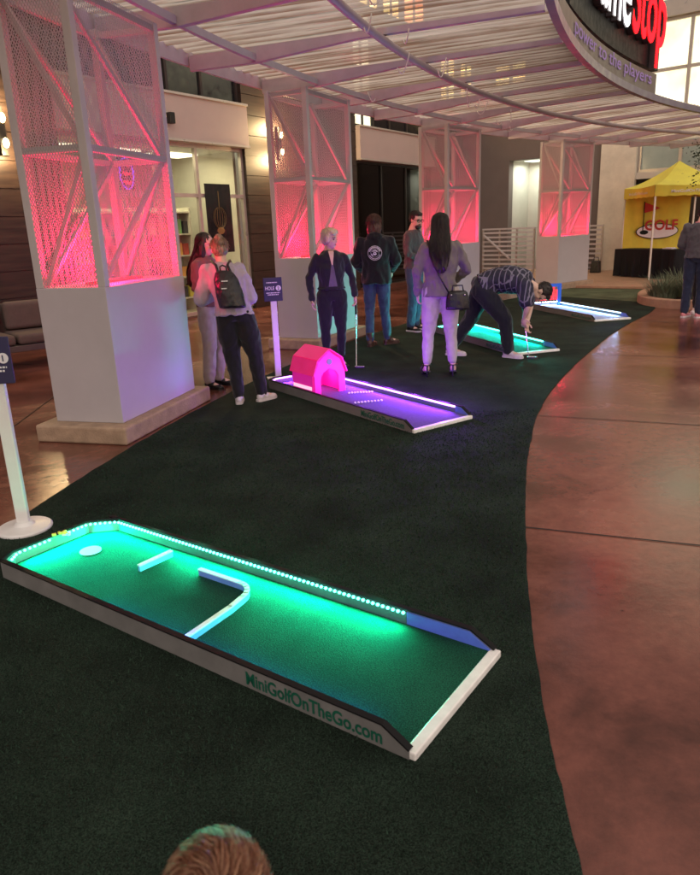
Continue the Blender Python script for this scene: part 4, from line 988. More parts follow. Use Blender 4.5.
for x in (-.9, .9):
    for y in (-.25, .25): MB().cyl((x, y, 0), (x, y, .715), .018).build('leg', 'tent_leg', t)
def cloth_skirt():
    P = []; n_ = 120; per = [(-1.07, -.34), (1.07, -.34), (1.07, .34), (-1.07, .34)]; ln = [2.14, .68, 2.14, .68]; tot = sum(ln); vs = []
    for i in range(n_):
        d = tot * i / n_; k = 0
        while d > ln[k]: d -= ln[k]; k += 1
        a, b_ = per[k], per[(k + 1) % 4]; r = d / ln[k]; x, y = a[0] + (b_[0] - a[0]) * r, a[1] + (b_[1] - a[1]) * r
        nx, ny = [(0, -1), (1, 0), (0, 1), (-1, 0)][k]
        for j in range(5):
            q = j / 4; w_ = (.015 + .025 * q) * (math.sin(i * .9) + .5 * math.sin(i * 2.1)) * q + .02 * q
            vs.append((x + nx * w_, y + ny * w_, .745 - q * .725))
    bd = MB(); bd.add(vs, [(i * 5 + j, ((i + 1) % n_) * 5 + j, ((i + 1) % n_) * 5 + j + 1, i * 5 + j + 1) for i in range(n_) for j in range(4)] + [tuple(i * 5 for i in range(n_))])
    return bd.build('table_cloth', 'black_cloth', None, smooth=False, loc=(8.35, 19.45, .05), rz=R_(-68))
tag(cloth_skirt(), 'black cloth draped to the ground over the folding table', 'tablecloth')
t = thing('paper_stack', 'small white papers lying on the black table', 'papers', (8.55, 18.95, .80), R_(-60))
MB().box((0, 0, .012), (.28, .2, .02)).build('sheets', 'white_ink', t); MB().box((.02, .01, .03), (.2, .14, .014), .3).build('top_sheet', 'white_ink', t)

# ------------------------------------------------------------------ planter, plants, tree
PC = (8.6, 14.9); 
kp = [(5.95, 14.5), (5.72, 13.9), (5.70, 13.3), (5.95, 12.85), (6.45, 12.55), (7.2, 12.4), (9.5, 12.2), (11.5, 12.6), (12, 15), (10.5, 16.2), (8, 16.2), (6.6, 15.6)]
def ringpts(P, n=72):
    P = np.array(P + [P[0]]); d = np.r_[0, np.cumsum(np.hypot(*np.diff(P, axis=0).T))]; t_ = np.linspace(0, d[-1], n + 1)[:-1]
    Q = np.c_[np.interp(t_, d, P[:, 0]), np.interp(t_, d, P[:, 1])]
    for k in range(4): Q = (np.roll(Q, 1, 0) + 2 * Q + np.roll(Q, -1, 0)) / 4
    return Q
Q = ringpts(kp); cen = Q.mean(0); inn_ = cen + (Q - cen) * (1 - .19 / np.hypot(*(Q - cen).T))[:, None]
t = thing('planter_bed', 'planting bed with a curved tan kerb beside the paving', 'planter', (0, 0, 0))
bd = MB(); nq = len(Q); vs = [(x, y, 0) for x, y in Q] + [(x, y, .16) for x, y in Q] + [(x, y, .16) for x, y in inn_] + [(x, y, .05) for x, y in inn_]
bd.add(vs, [(k * nq + i, k * nq + (i + 1) % nq, (k + 1) * nq + (i + 1) % nq, (k + 1) * nq + i) for k in range(3) for i in range(nq)]); bd.build('kerb', 'kerb', t, bevel=.02)
bd = MB(); bd.add([(x, y, .10) for x, y in inn_], [tuple(range(nq))]); bd.build('soil', 'soil', t)
def tuft(x, y, r, h, n_, seed, lab):
    rg = random.Random(seed); bd = MB(); vs = []; fs = []
    for i in range(n_):
        a_ = rg.uniform(0, 2 * math.pi); r0 = r * .45 * math.sqrt(rg.random()); L = h * rg.uniform(.55, 1.1); lean = rg.uniform(.15, 1.0); a2 = a_ + rg.uniform(-.6, .6)
        bx_, by_ = math.cos(a_) * r0, math.sin(a_) * r0; w_ = rg.uniform(.006, .011); o = len(vs); px, py = -math.sin(a2) * w_, math.cos(a2) * w_
        for k in range(4):
            q = k / 3; d = lean * L * q * q * .9; z = L * (q - .25 * lean * q * q); ww = 1 - q * .85
            vs += [(bx_ + math.cos(a2) * d + px * ww, by_ + math.sin(a2) * d + py * ww, z), (bx_ + math.cos(a2) * d - px * ww, by_ + math.sin(a2) * d - py * ww, z)]
        fs += [(o + 2 * k, o + 2 * k + 2, o + 2 * k + 3, o + 2 * k + 1) for k in range(3)]
    bd.add(vs, fs); o = bd.build('ornamental_grass', 'grass_leaf', None, loc=(x, y, .10)); tag(o, lab, 'plant', 'ornamental grasses in the planter')
for i, (x, y, r, h, lab) in enumerate(((6.15, 13.75, .55, .50, 'grey green grass tuft at the left tip of the planter'), (6.75, 14.1, .6, .56, 'grey green grass tuft second from the planter tip'),
        (6.6, 13.35, .5, .46, 'grey green grass tuft just behind the man in the grey sweater'), (7.45, 14.3, .6, .55, 'grey green grass tuft in front of the black table cloth'), (7.35, 13.3, .55, .52, 'grey green grass tuft at the right picture edge'))):
    tuft(x, y, r, h, 420, i, lab)
def tree(x, y):
    t = thing('plaza_tree', 'small dark leaved tree overhanging from the right edge', 'tree', (x, y, .1)); rg = random.Random(4)
    bd = MB(); bd.tube([(0, 0, 0), (.03, .02, .8), (-.02, .04, 1.6), (.04, 0, 2.5), (.1, .05, 3.4)], [.09, .075, .065, .05, .03], 10)
    tips = []
    for i in range(16):
        z = rg.uniform(1.7, 3.3); a_ = rg.uniform(0, 2 * math.pi); L = rg.uniform(.6, 1.35); p = (.02, .02, z)
        q = (math.cos(a_) * L, math.sin(a_) * L, z + rg.uniform(-.1, .9)); mid = tuple((p[k] + q[k]) / 2 + (0, 0, .12)[k] for k in range(3))
        bd.tube([p, mid, q], [.03, .018, .007], 6); tips += [mid, q]
    bd.build('trunk', 'bark', t, smooth=True)
    vs = []; fs = []
    cl = [Vector(q) + Vector((rg.gauss(0, .16), rg.gauss(0, .16), rg.gauss(0, .16))) for q in tips for _ in range(3)]
    tw = MB()
    for c in cl:
        rr_ = rg.uniform(.10, .22); nr = min(tips, key=lambda q_: (Vector(q_) - c).length); tw.tube([nr, Vector(nr).lerp(c, .5) + Vector((0, 0, .03)), c], [.006, .004, .002], 4)
        for k in range(2): tw.tube([c, c + Vector((rg.gauss(0, rr_), rg.gauss(0, rr_), rg.gauss(0, rr_)))], .002, 4)
        for k in range(110):
            p = c + Vector((rg.gauss(0, rr_), rg.gauss(0, rr_), rg.gauss(0, rr_ * .8))); s_ = rg.uniform(.022, .042)
            d = Vector((rg.gauss(0, 1), rg.gauss(0, 1), rg.gauss(-.3, .6))).normalized(); e_ = d.orthogonal().normalized() * s_ * .45; e_.rotate(Matrix.Rotation(rg.uniform(0, 6), 3, d))
            o = len(vs); vs += [p - d * s_, p + e_, p + d * s_, p - e_]; fs.append((o, o + 1, o + 2, o + 3))
    MB().add(vs, fs).build('crown', 'leaf_dark', t); tw.build('twigs', 'bark', t)
tree(8.5, 14.35)

# ------------------------------------------------------------------ people
X3, Y3, Z3 = Vector((1, 0, 0)), Vector((0, 1, 0)), Vector((0, 0, 1))
def remesh(bd, name, m, parent, voxel=.011, it=6, fold=0., freq=14., floor=None, stretch=(1, 1, .6), seed=0., fac=.5, extra=None):
    me = bd.mesh(name); ob = bpy.data.objects.new('tmp', me)
    r = ob.modifiers.new('r', 'REMESH'); r.mode = 'VOXEL'; r.voxel_size = voxel
    if it: q = ob.modifiers.new('s', 'SMOOTH'); q.factor = fac; q.iterations = it
    m2 = evaluated_mesh(ob)
    bpy.data.objects.remove(ob); bpy.data.meshes.remove(me)
    if fold or floor is not None:
        nv = len(m2.vertices); co = np.empty(nv * 3, 'f'); no = np.empty(nv * 3, 'f'); m2.vertices.foreach_get('co', co); m2.vertex_normals.foreach_get('vector', no)
        co = co.reshape(-1, 3); no = no.reshape(-1, 3)
        if fold:
            q_ = co * (np.array(stretch) * freq) + np.array((seed, 0, 0)); nz_ = mnoise.noise
            d = np.array([nz_(p) + .6 * nz_(p * 2.3) for p in map(Vector, q_.tolist())]); co = co + no * (fold * 1.35 * (.35 - 1.3 * np.abs(d)))[:, None]
        if floor is not None: co[:, 2] = np.maximum(co[:, 2], floor)
        m2.vertices.foreach_set('co', co.astype('f').ravel()); m2.update()
    if extra is not None:
        V = [v.co[:] for v in m2.vertices] + list(extra.v); o = len(m2.vertices)
        F = [tuple(p.vertices) for p in m2.polygons] + [tuple(i + o for i in f) for f in extra.f]
        bpy.data.meshes.remove(m2); m2 = bpy.data.meshes.new(name); m2.from_pydata(V, [], F); m2.update()
    m2.name = name
    return link(name, m2, m, parent, smooth=True)

def hand(bd, wrist, d, pn, side, s=1., curl=.45):
    """palm plus five separate fingers; d = finger direction, pn = direction the palm faces, side=+1 right / -1 left"""
    d = Vector(d).normalized(); pn = Vector(pn); pn = (pn - d * pn.dot(d)).normalized(); ac = d.cross(pn).normalized() * side
    w = Vector(wrist); c = w + d * (.045 * s)
    bd.ell(c, (.040 * s, .050 * s, .016 * s), (ac, d, pn), 12, 8)
    bd.ell(w + d * .01 * s, (.027 * s, .03 * s, .022 * s), (ac, d, pn), 10, 6)
    for o, L, r in ((-.030, .058, .0075), (-.010, .072, .0085), (.010, .078, .0088), (.029, .068, .0082)):
        p = c + ac * (o * s) + d * (.042 * s); q = d.copy(); pts = [p - d * .012 * s]; rs = [r * s]
        for k, f in enumerate((.42, .33, .25)):
            ang = curl * (1 + .35 * k + .12 * (o < 0)); q = (q * math.cos(ang) + (pn - q * pn.dot(q)).normalized() * math.sin(ang)).normalized()
            pts.append(p); p = p + q * (L * f * s); rs.append(r * s * (1 - .1 * k))
        pts.append(p); rs.append(r * s * .55); bd.tube(pts, rs, 7)
    p = w + d * .02 * s + ac * .028 * s; q1 = (ac * .75 + d * .55 + pn * .35).normalized(); q2 = (d * .8 + ac * .2 + pn * .45).normalized()
    a_ = p + q1 * .032 * s; e_ = a_ + q2 * .03 * s
    bd.tube([p - q1 * .012 * s, p, a_, e_, e_ + q2 * .008 * s], [.011 * s, .0115 * s, .010 * s, .0085 * s, .004 * s], 8)

BASE = dict(pelvis=(0, 0, .93), waist=(0, .005, 1.08), chest=(0, .0, 1.27), neck=(0, -.02, 1.455), head=(0, .015, 1.60),
            shL=(-.168, -.01, 1.375), elL=(-.225, -.04, 1.12), wrL=(-.235, .05, .89), shR=(.168, -.01, 1.375), elR=(.225, -.04, 1.12), wrR=(.235, .05, .89),
            hipL=(-.09, 0, .90), knL=(-.10, .025, .50), anL=(-.105, -.03, .09), hipR=(.09, 0, .90), knR=(.10, .025, .50), anR=(.105, -.03, .09),
            toeL=(-.15, 1, 0), toeR=(.15, 1, 0), face=(0, 1, -.05), crown=(0, 0, 1), hdL=(0, .15, -1), hdR=(0, .15, -1), pnL=(1, .2, 0), pnR=(-1, .2, 0))
class Person:
    def __init__(s, label, loc, yaw, H, pose=None, skin='skin', wide=1., hips=1., head=1., z0=0., bare=False):
        s.root = thing('person', label, 'person', (*loc, z0), R_(yaw)); s.s = H / 1.72; s.skin = skin; s.wide = wide; s.bare = bare; s.hips = hips; s.hs = head
        J = dict(BASE); J.update(pose or {}); nos = ('toeL', 'toeR', 'face', 'crown', 'hdL', 'hdR', 'pnL', 'pnR')
        s.J = {k: Vector(v) * (1 if k in nos else s.s) for k, v in J.items()}
        if wide != 1:
            mid = (s.J['shL'] + s.J['shR']) / 2
            for k in ('shL', 'shR'): s.J[k] = mid + (s.J[k] - mid) * wide
        s.M = Matrix.Translation((*loc, z0)) @ Matrix.Rotation(R_(yaw), 4, 'Z')
        f = s.J['face'].normalized(); u = s.J['crown']; u = (u - f * u.dot(f)).normalized(); s.hx = (f.cross(u).normalized(), f, u)
    def W(s, p): return s.M @ Vector(p)
    def axes(s, t):
        J = s.J; a = (J['hipR'] - J['hipL']).normalized(); b_ = (J['shR'] - J['shL']).normalized(); r = a.lerp(b_, min(1, max(0, t))).normalized()
        sp = [J['pelvis'], J['waist'], J['chest'], J['neck']]; k = min(2, int(max(0, min(.999, t)) * 3)); up = (sp[k + 1] - sp[k]).normalized()
        f = up.cross(r).normalized(); return r, f, up
    def spine(s, t):
        J = s.J; sp = [J['pelvis'], J['waist'], J['chest'], J['neck']]
        if t < 0: return sp[0] + (sp[0] - sp[1]) * (-t * 3)
        k = min(2, int(t * 3)); return sp[k].lerp(sp[k + 1], t * 3 - k)
    def torso(s, bd, rows):
        rings = []
        for t, rx, ry in rows:
            r, f, u = s.axes(t); rings.append((s.spine(t), rx * s.s, ry * s.s, r, f))
        bd.loft(rings, 26)
    def body(s, legs=True, voxel=.010):
        J, k = s.J, s.s; bd = MB(); w = s.wide; h = s.hs
        s.torso(bd, [(-.12, .10, .07), (0, .115, .075), (.33, .10, .07), (.66, .115 * w, .08), (.9, .10 * w, .065), (1, .055, .05)])
        bd.chain([(J['neck'] - Z3 * .02 * k, .060 * k * w), (J['neck'].lerp(J['head'], .55), .052 * k * w * (.5 + .5 * h))])
        for e in 'LR':
            bare = s.bare; bd.chain([(J['sh' + e], .036 * k), (J['sh' + e].lerp(J['el' + e], .45), (.042 if bare else .032) * k), (J['el' + e], (.038 if bare else .027) * k), (J['el' + e].lerp(J['wr' + e], .35), (.038 if bare else .026) * k), (J['wr' + e], .025 * k)])
            bd.chain([(J['hip' + e], .062 * k), (J['kn' + e], .040 * k), (J['kn' + e].lerp(J['an' + e], .3), .036 * k), (J['an' + e], .032 * k)])
            t_ = J['toe' + e].normalized(); a_ = J['an' + e]; bd.chain([(a_ + Z3 * -.03 * k, .035 * k), (a_ + t_ * .09 * k - Z3 * .05 * k, .033 * k), (a_ + t_ * .15 * k - Z3 * .062 * k, .024 * k)])
        c = J['head']; A = s.hx; q = k * h
        def P(x, y, z): return c + A[0] * x * q + A[1] * y * q + A[2] * z * q
        bd.ell(P(0, -.012, .025), (.074 * q, .092 * q, .088 * q), A, 20, 14)
        bd.ell(P(0, .018, -.045), (.058 * q, .066 * q, .066 * q), A, 18, 12); bd.ell(P(0, .05, -.092), (.028 * q, .026 * q, .022 * q), A)
        bd.cyl(P(0, .078, .005), P(0, .100, -.030), .008 * q, .013 * q, 8); bd.ell(P(0, .096, -.034), (.015 * q, .012 * q, .010 * q), A, 10, 6)
        for e in (-1, 1):
            bd.ell(P(e * .075, -.012, -.012), (.010 * q, .020 * q, .032 * q), A, 10, 8); bd.ell(P(e * .035, .055, -.03), (.022 * q, .02 * q, .02 * q), A, 10, 8)
            bd.ell(P(e * .03, .070, .022), (.026 * q, .012 * q, .009 * q), A, 10, 6)
        bd.ell(P(0, .080, -.062), (.022 * q, .012 * q, .010 * q), A, 10, 6)
        hb = MB()
        for e, sd in (('L', -1), ('R', 1)): hand(hb, J['wr' + e], J['hd' + e], J['pn' + e], sd, k * .95, .42)
        o = remesh(bd, 'body', s.skin, s.root, voxel, 4, extra=hb)
        for e in (-1, 1):
            eb = MB(); eb.ell(P(e * .031, .070, -.002), (.013 * q, .009 * q, .007 * q), A, 10, 6); eb.build('eye', 'eye', s.root, smooth=True)
            eb = MB(); eb.tube([P(e * .014, .080, .017), P(e * .032, .080, .023), P(e * .052, .066, .016)], .0042 * q, 6); eb.build('eyebrow', 'hair_brown', s.root)
        eb = MB(); eb.ell(P(0, .086, -.063), (.021 * q, .008 * q, .007 * q), A, 12, 6); eb.build('lips', 'lip', s.root, smooth=True)
        s.P = P; s.q = q; return o
    def trousers(s, m, r=(.098, .088, .066, .06, .052), hem=.10, seat=(.165, .118), top=.10, fold=.010):
        J, k = s.J, s.s; bd = MB()
        s.torso(bd, [(-.16, .115 * s.hips, .10), (-.05, (seat[0]) * s.hips, seat[1]), (.08, (seat[0] - .005) * s.hips, seat[1] - .004), (top + .1, (seat[0] - .025) * s.hips, seat[1] - .014)])
        for e in 'LR':
            a_, b_, c_ = J['hip' + e], J['kn' + e], J['an' + e]; end = b_.lerp(c_, 1 - (hem - .09) / max(.2, (b_ - c_).length / k))
            bd.chain([(a_, r[0] * k * s.hips), (a_.lerp(b_, .5), r[1] * k * s.hips), (b_, r[2] * k), (b_.lerp(end, .4), r[3] * k), (end, r[4] * k)])
        return remesh(bd, 'trousers', m, s.root, .012, 5, fold, 9., seed=s.s * 7)
    def top(s, m, name='jacket', hem=-.05, rows=None, sleeve=(.055, .053, .046, .043, .040), slen=1., fold=.012, ease=0., neck=(.075, .07), freq=10., drop=0):
        J, k, w = s.J, s.s, s.wide; bd = MB()
        R = rows or [(hem, .170 * s.hips, .125), (.12, .155, .115), (.33, .142, .112), (.62, .168 * w, .125), (.82, .170 * w, .108), (.90, .150 * w, .098), (.96, .105 * w, .085), (1.0, *neck)]
        s.torso(bd, [(t_, rx + ease, ry + ease) for t_, rx, ry in R])
        for e in 'LR':
            a_, b_, c_ = J['sh' + e], J['el' + e], J['wr' + e]; z = [x * k for x in sleeve]
            if slen >= 1: pr = [(a_, z[0] * w), (a_.lerp(b_, .5), z[1]), (b_, z[2]), (b_.lerp(c_, .5), z[3]), (b_.lerp(c_, .97), z[4])]
            else: pr = [(a_, z[0] * w), (a_.lerp(b_, .45), z[1] * 1.04), (a_.lerp(b_, slen * 1.6), z[1] * 1.08)]
            bd.chain(pr)
        return remesh(bd, name, m, s.root, .012, 4, fold, freq, seed=s.s * 13)
    def shoes(s, m, name='shoe', L=.15, sole=None, heel=False):
        J, k = s.J, s.s
        for e in 'LR':
            a_ = J['an' + e].copy(); t_ = J['toe' + e].copy(); t_.z = 0; t_.normalize(); sd = Vector((-t_.y, t_.x, 0)); bd = MB(); g = a_.z - .09 * k; a0 = Vector((a_.x, a_.y, g))
            A = (sd, t_, Z3)
            bd.ell(a0 - t_ * .02 * k + Z3 * .045 * k, (.037 * k, .048 * k, .048 * k), A); bd.ell(a0 + t_ * .05 * k + Z3 * .042 * k, (.040 * k, .06 * k, .040 * k), A)
            bd.ell(a0 + t_ * .125 * k + Z3 * .028 * k, (.046 * k, .075 * k, .030 * k), A); bd.cyl(a0 + Z3 * .05 * k, a0 + Z3 * .10 * k, .040 * k, .042 * k)
            if name == 'boot': bd.cyl(a0 + Z3 * .06 * k, a0 + Z3 * .19 * k, .046 * k, .052 * k)
            o = remesh(bd, name, m, s.root, .009, 3, floor=g + .004)
            b2 = MB(); rs = []
            for y, w_ in ((-.068, .022), (-.05, .037), (0, .040), (.06, .043), (.12, .049), (.165, .042), (.196, .020)): rs.append((y, w_))
            poly = [a0 + t_ * y * k + sd * w_ * k for y, w_ in rs] + [a0 + t_ * y * k - sd * w_ * k for y, w_ in rs[::-1]]
            b2.prism3(poly, (0, 0, .022 * k)); b2.build('sole', sole or m, o)
    def cast(s, target, pts, d, off=.003):
        me = target.data; bv = BVHTree.FromPolygons([v.co[:] for v in me.vertices], [p.vertices[:] for p in me.polygons]); out = []
        for p in pts:
            h = bv.ray_cast(Vector(p), Vector(d)); out.append((h[0] - Vector(d) * off) if h[0] is not None else None)
        return out
    def patch(s, name, target, outline, d, m, off=.004, n=10):
        """cloth patch: grid of an outline (top-left, top-right, bottom-left, bottom-right corners) shrunk on to a garment"""
        tl, tr, bl, br = [Vector(p) for p in outline]; G = []
        for j in range(n + 1):
            for i in range(n + 1): G.append(tl.lerp(tr, i / n).lerp(bl.lerp(br, i / n), j / n))
        H_ = s.cast(target, G, d, off); last = None; 
        for i, h in enumerate(H_):
            if h is None: H_[i] = last if last is not None else G[i]
            last = H_[i]
        bd = MB(); bd.add(H_, [(j * (n + 1) + i, j * (n + 1) + i + 1, (j + 1) * (n + 1) + i + 1, (j + 1) * (n + 1) + i) for j in range(n) for i in range(n)]); return bd.build(name, m, s.root, smooth=True)
    def hair(s, m, style='short', voxel=.010):
        P, q, A = s.P, s.q, s.hx; bd = MB()
        bd.ell(P(0, -.026, .038), (.083 * q, .092 * q, .088 * q), A, 20, 14)
        if style == 'short': bd.ell(P(0, -.045, -.005), (.076 * q, .062 * q, .065 * q), A); bd.ell(P(0, .045, .088), (.055 * q, .035 * q, .026 * q), A)
        if style == 'pixie':
            bd.ell(P(0, .035, .085), (.068 * q, .05 * q, .034 * q), A); bd.ell(P(.035, .07, .062), (.038 * q, .022 * q, .022 * q), A); bd.ell(P(0, -.05, -.02), (.082 * q, .064 * q, .075 * q), A)
            for e in (-1, 1): bd.ell(P(e * .074, .0, -.005), (.018 * q, .04 * q, .06 * q), A)
        if style == 'bob':
            for e in (-1, 1): bd.ell(P(e * .066, -.01, -.055), (.032 * q, .055 * q, .095 * q), A)
            bd.ell(P(0, -.062, -.06), (.078 * q, .042 * q, .10 * q), A)
        if style == 'bun':
            bd.ell(P(0, -.04, -.02), (.079 * q, .072 * q, .072 * q), A); bd.ell(P(0, -.085, .085), (.048 * q, .046 * q, .044 * q), A)
        if style == 'long':
            for e in (-1, 1):
                bd.ell(P(e * .066, -.015, -.07), (.034 * q, .052 * q, .12 * q), A)
            dn = [(0, -.06, -.05, .082, .055), (0, -.085, -.14, .100, .058), (0, -.115, -.22, .108, .055), (0, -.145, -.32, .104, .046), (.01, -.155, -.42, .080, .036), (.01, -.15, -.49, .03, .02)]
            bd.loft([(P(x, y, z), rx * q, ry * q, A[0], A[1]) for x, y, z, rx, ry in dn], 20)
            for i in range(7):
                x = -.06 + .02 * i; bd.tube([P(x * .9, -.10, -.1), P(x, -.155, -.27), P(x * .9 + .01, -.185, -.43 - .05 * math.sin(i * 2.3))], [.022 * q, .019 * q, .006 * q], 7)
        h = remesh(bd, 'hair', m, s.root, voxel, 3, .010 * q, 26., stretch=(1, 1, .25), seed=q * 5)
        rg = random.Random(len(style) + int(q * 1000)); sb = MB()
        if style == 'long':
            Z = [.06] + [d_[2] for d_ in dn]; T = [(0, -.026, .122, .012, .015), (0, -.026, .112, .042, .048), (0, -.026, .085, .068, .078), (0, -.028, .04, .083, .092)] + dn
            def at_z(z):
                for a_, b_ in zip(T[:-1], T[1:]):
                    if z >= b_[2]: f_ = (a_[2] - z) / (a_[2] - b_[2]); return [a_[i] * (1 - f_) + b_[i] * f_ for i in (0, 1, 3, 4)]
                return [T[-1][i] for i in (0, 1, 3, 4)]
            for i in range(420):
                ph = rg.uniform(-1.75, 1.75); z1 = rg.uniform(-.46, -.20) + .10 * abs(ph) / 1.75; pts = []; o_ = rg.uniform(.002, .014); wv = rg.uniform(0, 6)
                for k in range(9):
                    z = .118 + (z1 - .118) * (k / 8) ** 1.3; cx, cy_, rx, ry = at_z(z); a2 = ph * (1 - .25 * k / 8) + .11 * math.sin(wv + k * 1.3) * k / 8
                    pts.append(P(cx + (rx + o_) * math.sin(a2), cy_ - (ry + o_) * math.cos(a2), z))
                sb.tube(pts, [.0016] * 7 + [.0012, .0004], 3)
        else:
            ln_ = dict(short=.035, pixie=.06, bob=.05, bun=.04)[style]
            for i in range(420):
                z = rg.uniform(-.45, 1); a_ = rg.uniform(0, 2 * math.pi); r = math.sqrt(1 - z * z); d = Vector((r * math.cos(a_), r * math.sin(a_), z))
                if d.y > .45 and d.z < .55 or d.y > 0 and d.z < .1 and style != 'bob': continue
                p0 = Vector((d.x * .084, -.026 + d.y * .093, .038 + d.z * .089)); t_ = Vector((d.x * .5, d.y * .5 + (.25 if style == 'pixie' else -.15), -.9)) + Vector((rg.gauss(0, .3), rg.gauss(0, .3), rg.gauss(0, .2)))
                t_ = (t_ - d * t_.dot(d) * .85).normalized(); L_ = ln_ * rg.uniform(.6, 1.4); pts = []
                for k in range(5):
                    f_ = k / 4; c_ = p0 + t_ * L_ * f_ + d * (.003 + .005 * f_) + Vector((0, 0, -.12 * L_ * f_ * f_)); pts.append(P(*c_))
                sb.tube(pts, [.0016, .0016, .0014, .0011, .0004], 3)
        sb.build('hair_strands', m, h, smooth=True); return h

def putter(label, grip, foot, hd, ):
    grip, foot = Vector(grip), Vector(foot); t = thing('golf_putter', label, 'putter', tuple(foot), 0, 'golf putters')
    g = grip - foot; d = g.normalized()
    MB().cyl((0, 0, .02), g, .0062, .0075, 8).build('shaft', 'chrome', t, smooth=False)
    MB().cyl(g - d * .05, g + d * .20, .012, .014, 10).build('grip', 'black_trim', t)
    h = Vector(hd).normalized(); MB().box((h.x * .04, h.y * .04, .014), (.12, .026, .026), math.atan2(h.y, h.x)).build('club_head', 'chrome', t, bevel=.004)

# woman with the backpack
p = Person('woman with blond tied-up hair, lilac sweatshirt and small black backpack', (-.98, 6.87), 3, 1.64,
           dict(pelvis=(-.09, -.01, .92), waist=(-.11, 0, 1.06), chest=(-.145, .03, 1.25), neck=(-.185, .08, 1.42), head=(-.205, .155, 1.545), shL=(-.33, .05, 1.36), shR=(-.02, .05, 1.355),
                elL=(-.42, .02, 1.08), elR=(.085, .03, 1.08), wrL=(-.30, .26, 1.10), wrR=(-.06, .27, 1.10), hipL=(-.18, 0, .90), hipR=(0, 0, .90), knL=(-.155, .03, .50), knR=(.075, .03, .5),
                anL=(-.115, -.03, .09), anR=(.12, .03, .09), toeL=(-.05, 1, 0), toeR=(.75, .75, 0), face=(-.15, .8, -.55), hdL=(.7, .7, .2), hdR=(-.7, .7, .2), pnL=(.5, -.2, .8), pnR=(-.5, -.2, .8)), hips=1.10, z0=.008)
p.body(); p.trousers('cloth_black', r=(.096, .104, .084, .074, .060)); p.shoes('shoe_white')
tp = p.top('cloth_lilac', 'sweatshirt', hem=-.02, ease=.024, sleeve=(.076, .076, .072, .064, .048), fold=.016, freq=8.); p.hair('hair_dirtyblond', 'bun')
def backpack(p):
    r, f, u = p.axes(.6); c = p.spine(.52) - f * .165 * p.s + r * .01; bd = MB(); A = (r, f, u)
    bd.loft([(c + u * z, w, dth, r, f) for z, w, dth in ((-.19, .10, .04), (-.185, .125, .062), (-.05, .130, .075), (.08, .115, .065), (.145, .085, .05), (.165, .04, .02))], 22)
    b = remesh(bd, 'backpack', 'leather_black', p.root, .010, 2, .004, 16.)
    MB().tube([c + u * .15 - r * .03, c + u * .20 - r * .028, c + u * .215, c + u * .20 + r * .028, c + u * .15 + r * .03], .008, 7).build('carry_loop', 'leather_black', b, smooth=True)
    MB().box(tuple(c - f * .07 + u * .06 - r * .01), (.06, .006, .010), R_(3)).build('zip', 'chrome', b); MB().box(tuple(c - f * .082 - u * .01 - r * .03), (.05, .006, .010), R_(3)).build('zip', 'chrome', b)
    for e, sh in ((-1, p.J['shL']), (1, p.J['shR'])):
        a_ = sh.lerp(p.J['neck'], .42); top_ = a_ + u * .062 * p.s - f * .02
        MB().tube([c + u * .14 + r * e * .06 + f * .02, c.lerp(top_, .62) - f * .03 + u * .05, top_, top_ + f * .09 - u * .05], .013, 8).build('strap', 'leather_black', b, smooth=True)
backpack(p)

# her companion
q = Person('dark haired woman in a rose top and pale trousers, facing the woman with the backpack', (-1.46, 7.70), 248, 1.66,
           dict(elL=(-.24, .0, 1.13), wrL=(-.12, .24, 1.12), elR=(.24, .0, 1.13), wrR=(.12, .24, 1.12), face=(0, .97, -.16), head=(0, .03, 1.59), hdL=(.6, .7, .3), hdR=(-.6, .7, .3), pnL=(.5, -.2, .8), pnR=(-.5, -.2, .8)), z0=.0)
q.body(); q.trousers('cloth_pale', r=(.10, .094, .078, .074, .068)); q.top('cloth_rose', 'blouse', ease=.012, hem=.0); q.hair('hair_dark', 'long'); q.shoes('leather_black', 'sandal')
t = thing('smartphone', 'dark smartphone held between the two women', 'phone', tuple(q.W((0, .31, 1.13))), R_(248)); MB().box((0, 0, 0), (.075, .012, .15)).build('case', 'black_trim', t, bevel=.006); MB().box((0, .0065, 0), (.068, .002, .14)).build('screen', 'dark_glossy', t)

# blond woman in the black cropped jacket
p = Person('woman with short blond hair and black cropped jacket holding a putter behind the pink barn', (-.15, 8.53), 191, 1.64,
           dict(elL=(-.27, -.03, 1.14), wrL=(-.28, .08, .90), elR=(.27, -.05, 1.13), wrR=(.255, .02, .87), anL=(-.10, -.03, .09), anR=(.10, -.03, .09), face=(-.72, .70, -.14), head=(-.01, .02, 1.60)), hips=1.05, z0=.008)
p.body(voxel=.008); p.trousers('cloth_black', r=(.102, .09, .066, .058, .046)); p.shoes('leather_black', 'boot')
p.top('cloth_greytee', 'shirt', hem=-.02, ease=-.008, sleeve=(.05, .044, .036, .034, .03), fold=.008)
j = p.top('cloth_black_soft', 'jacket', hem=.17, ease=.010, fold=.013)
k = p.s
p.patch('neckline', j, [(-.035 * k, .5, 1.455 * k), (.035 * k, .5, 1.455 * k), (-.008 * k, .5, 1.29 * k), (.008 * k, .5, 1.29 * k)], (0, -1, 0), 'skin', .004)
p.patch('shirt_front', j, [(-.012 * k, .5, 1.29 * k), (.012 * k, .5, 1.29 * k), (-.055 * k, .5, 1.03 * k), (.055 * k, .5, 1.03 * k)], (0, -1, 0), 'cloth_greytee', .004)
p.hair('hair_blond', 'pixie')
g0 = p.W(p.J['wrL'] + Vector((.0, .02, -.07))); putter('putter held upright by the blond woman beside the pink barn', g0 + Vector((0, 0, -.10)), (g0.x - .02, g0.y - .12, .02), (1, -.2))

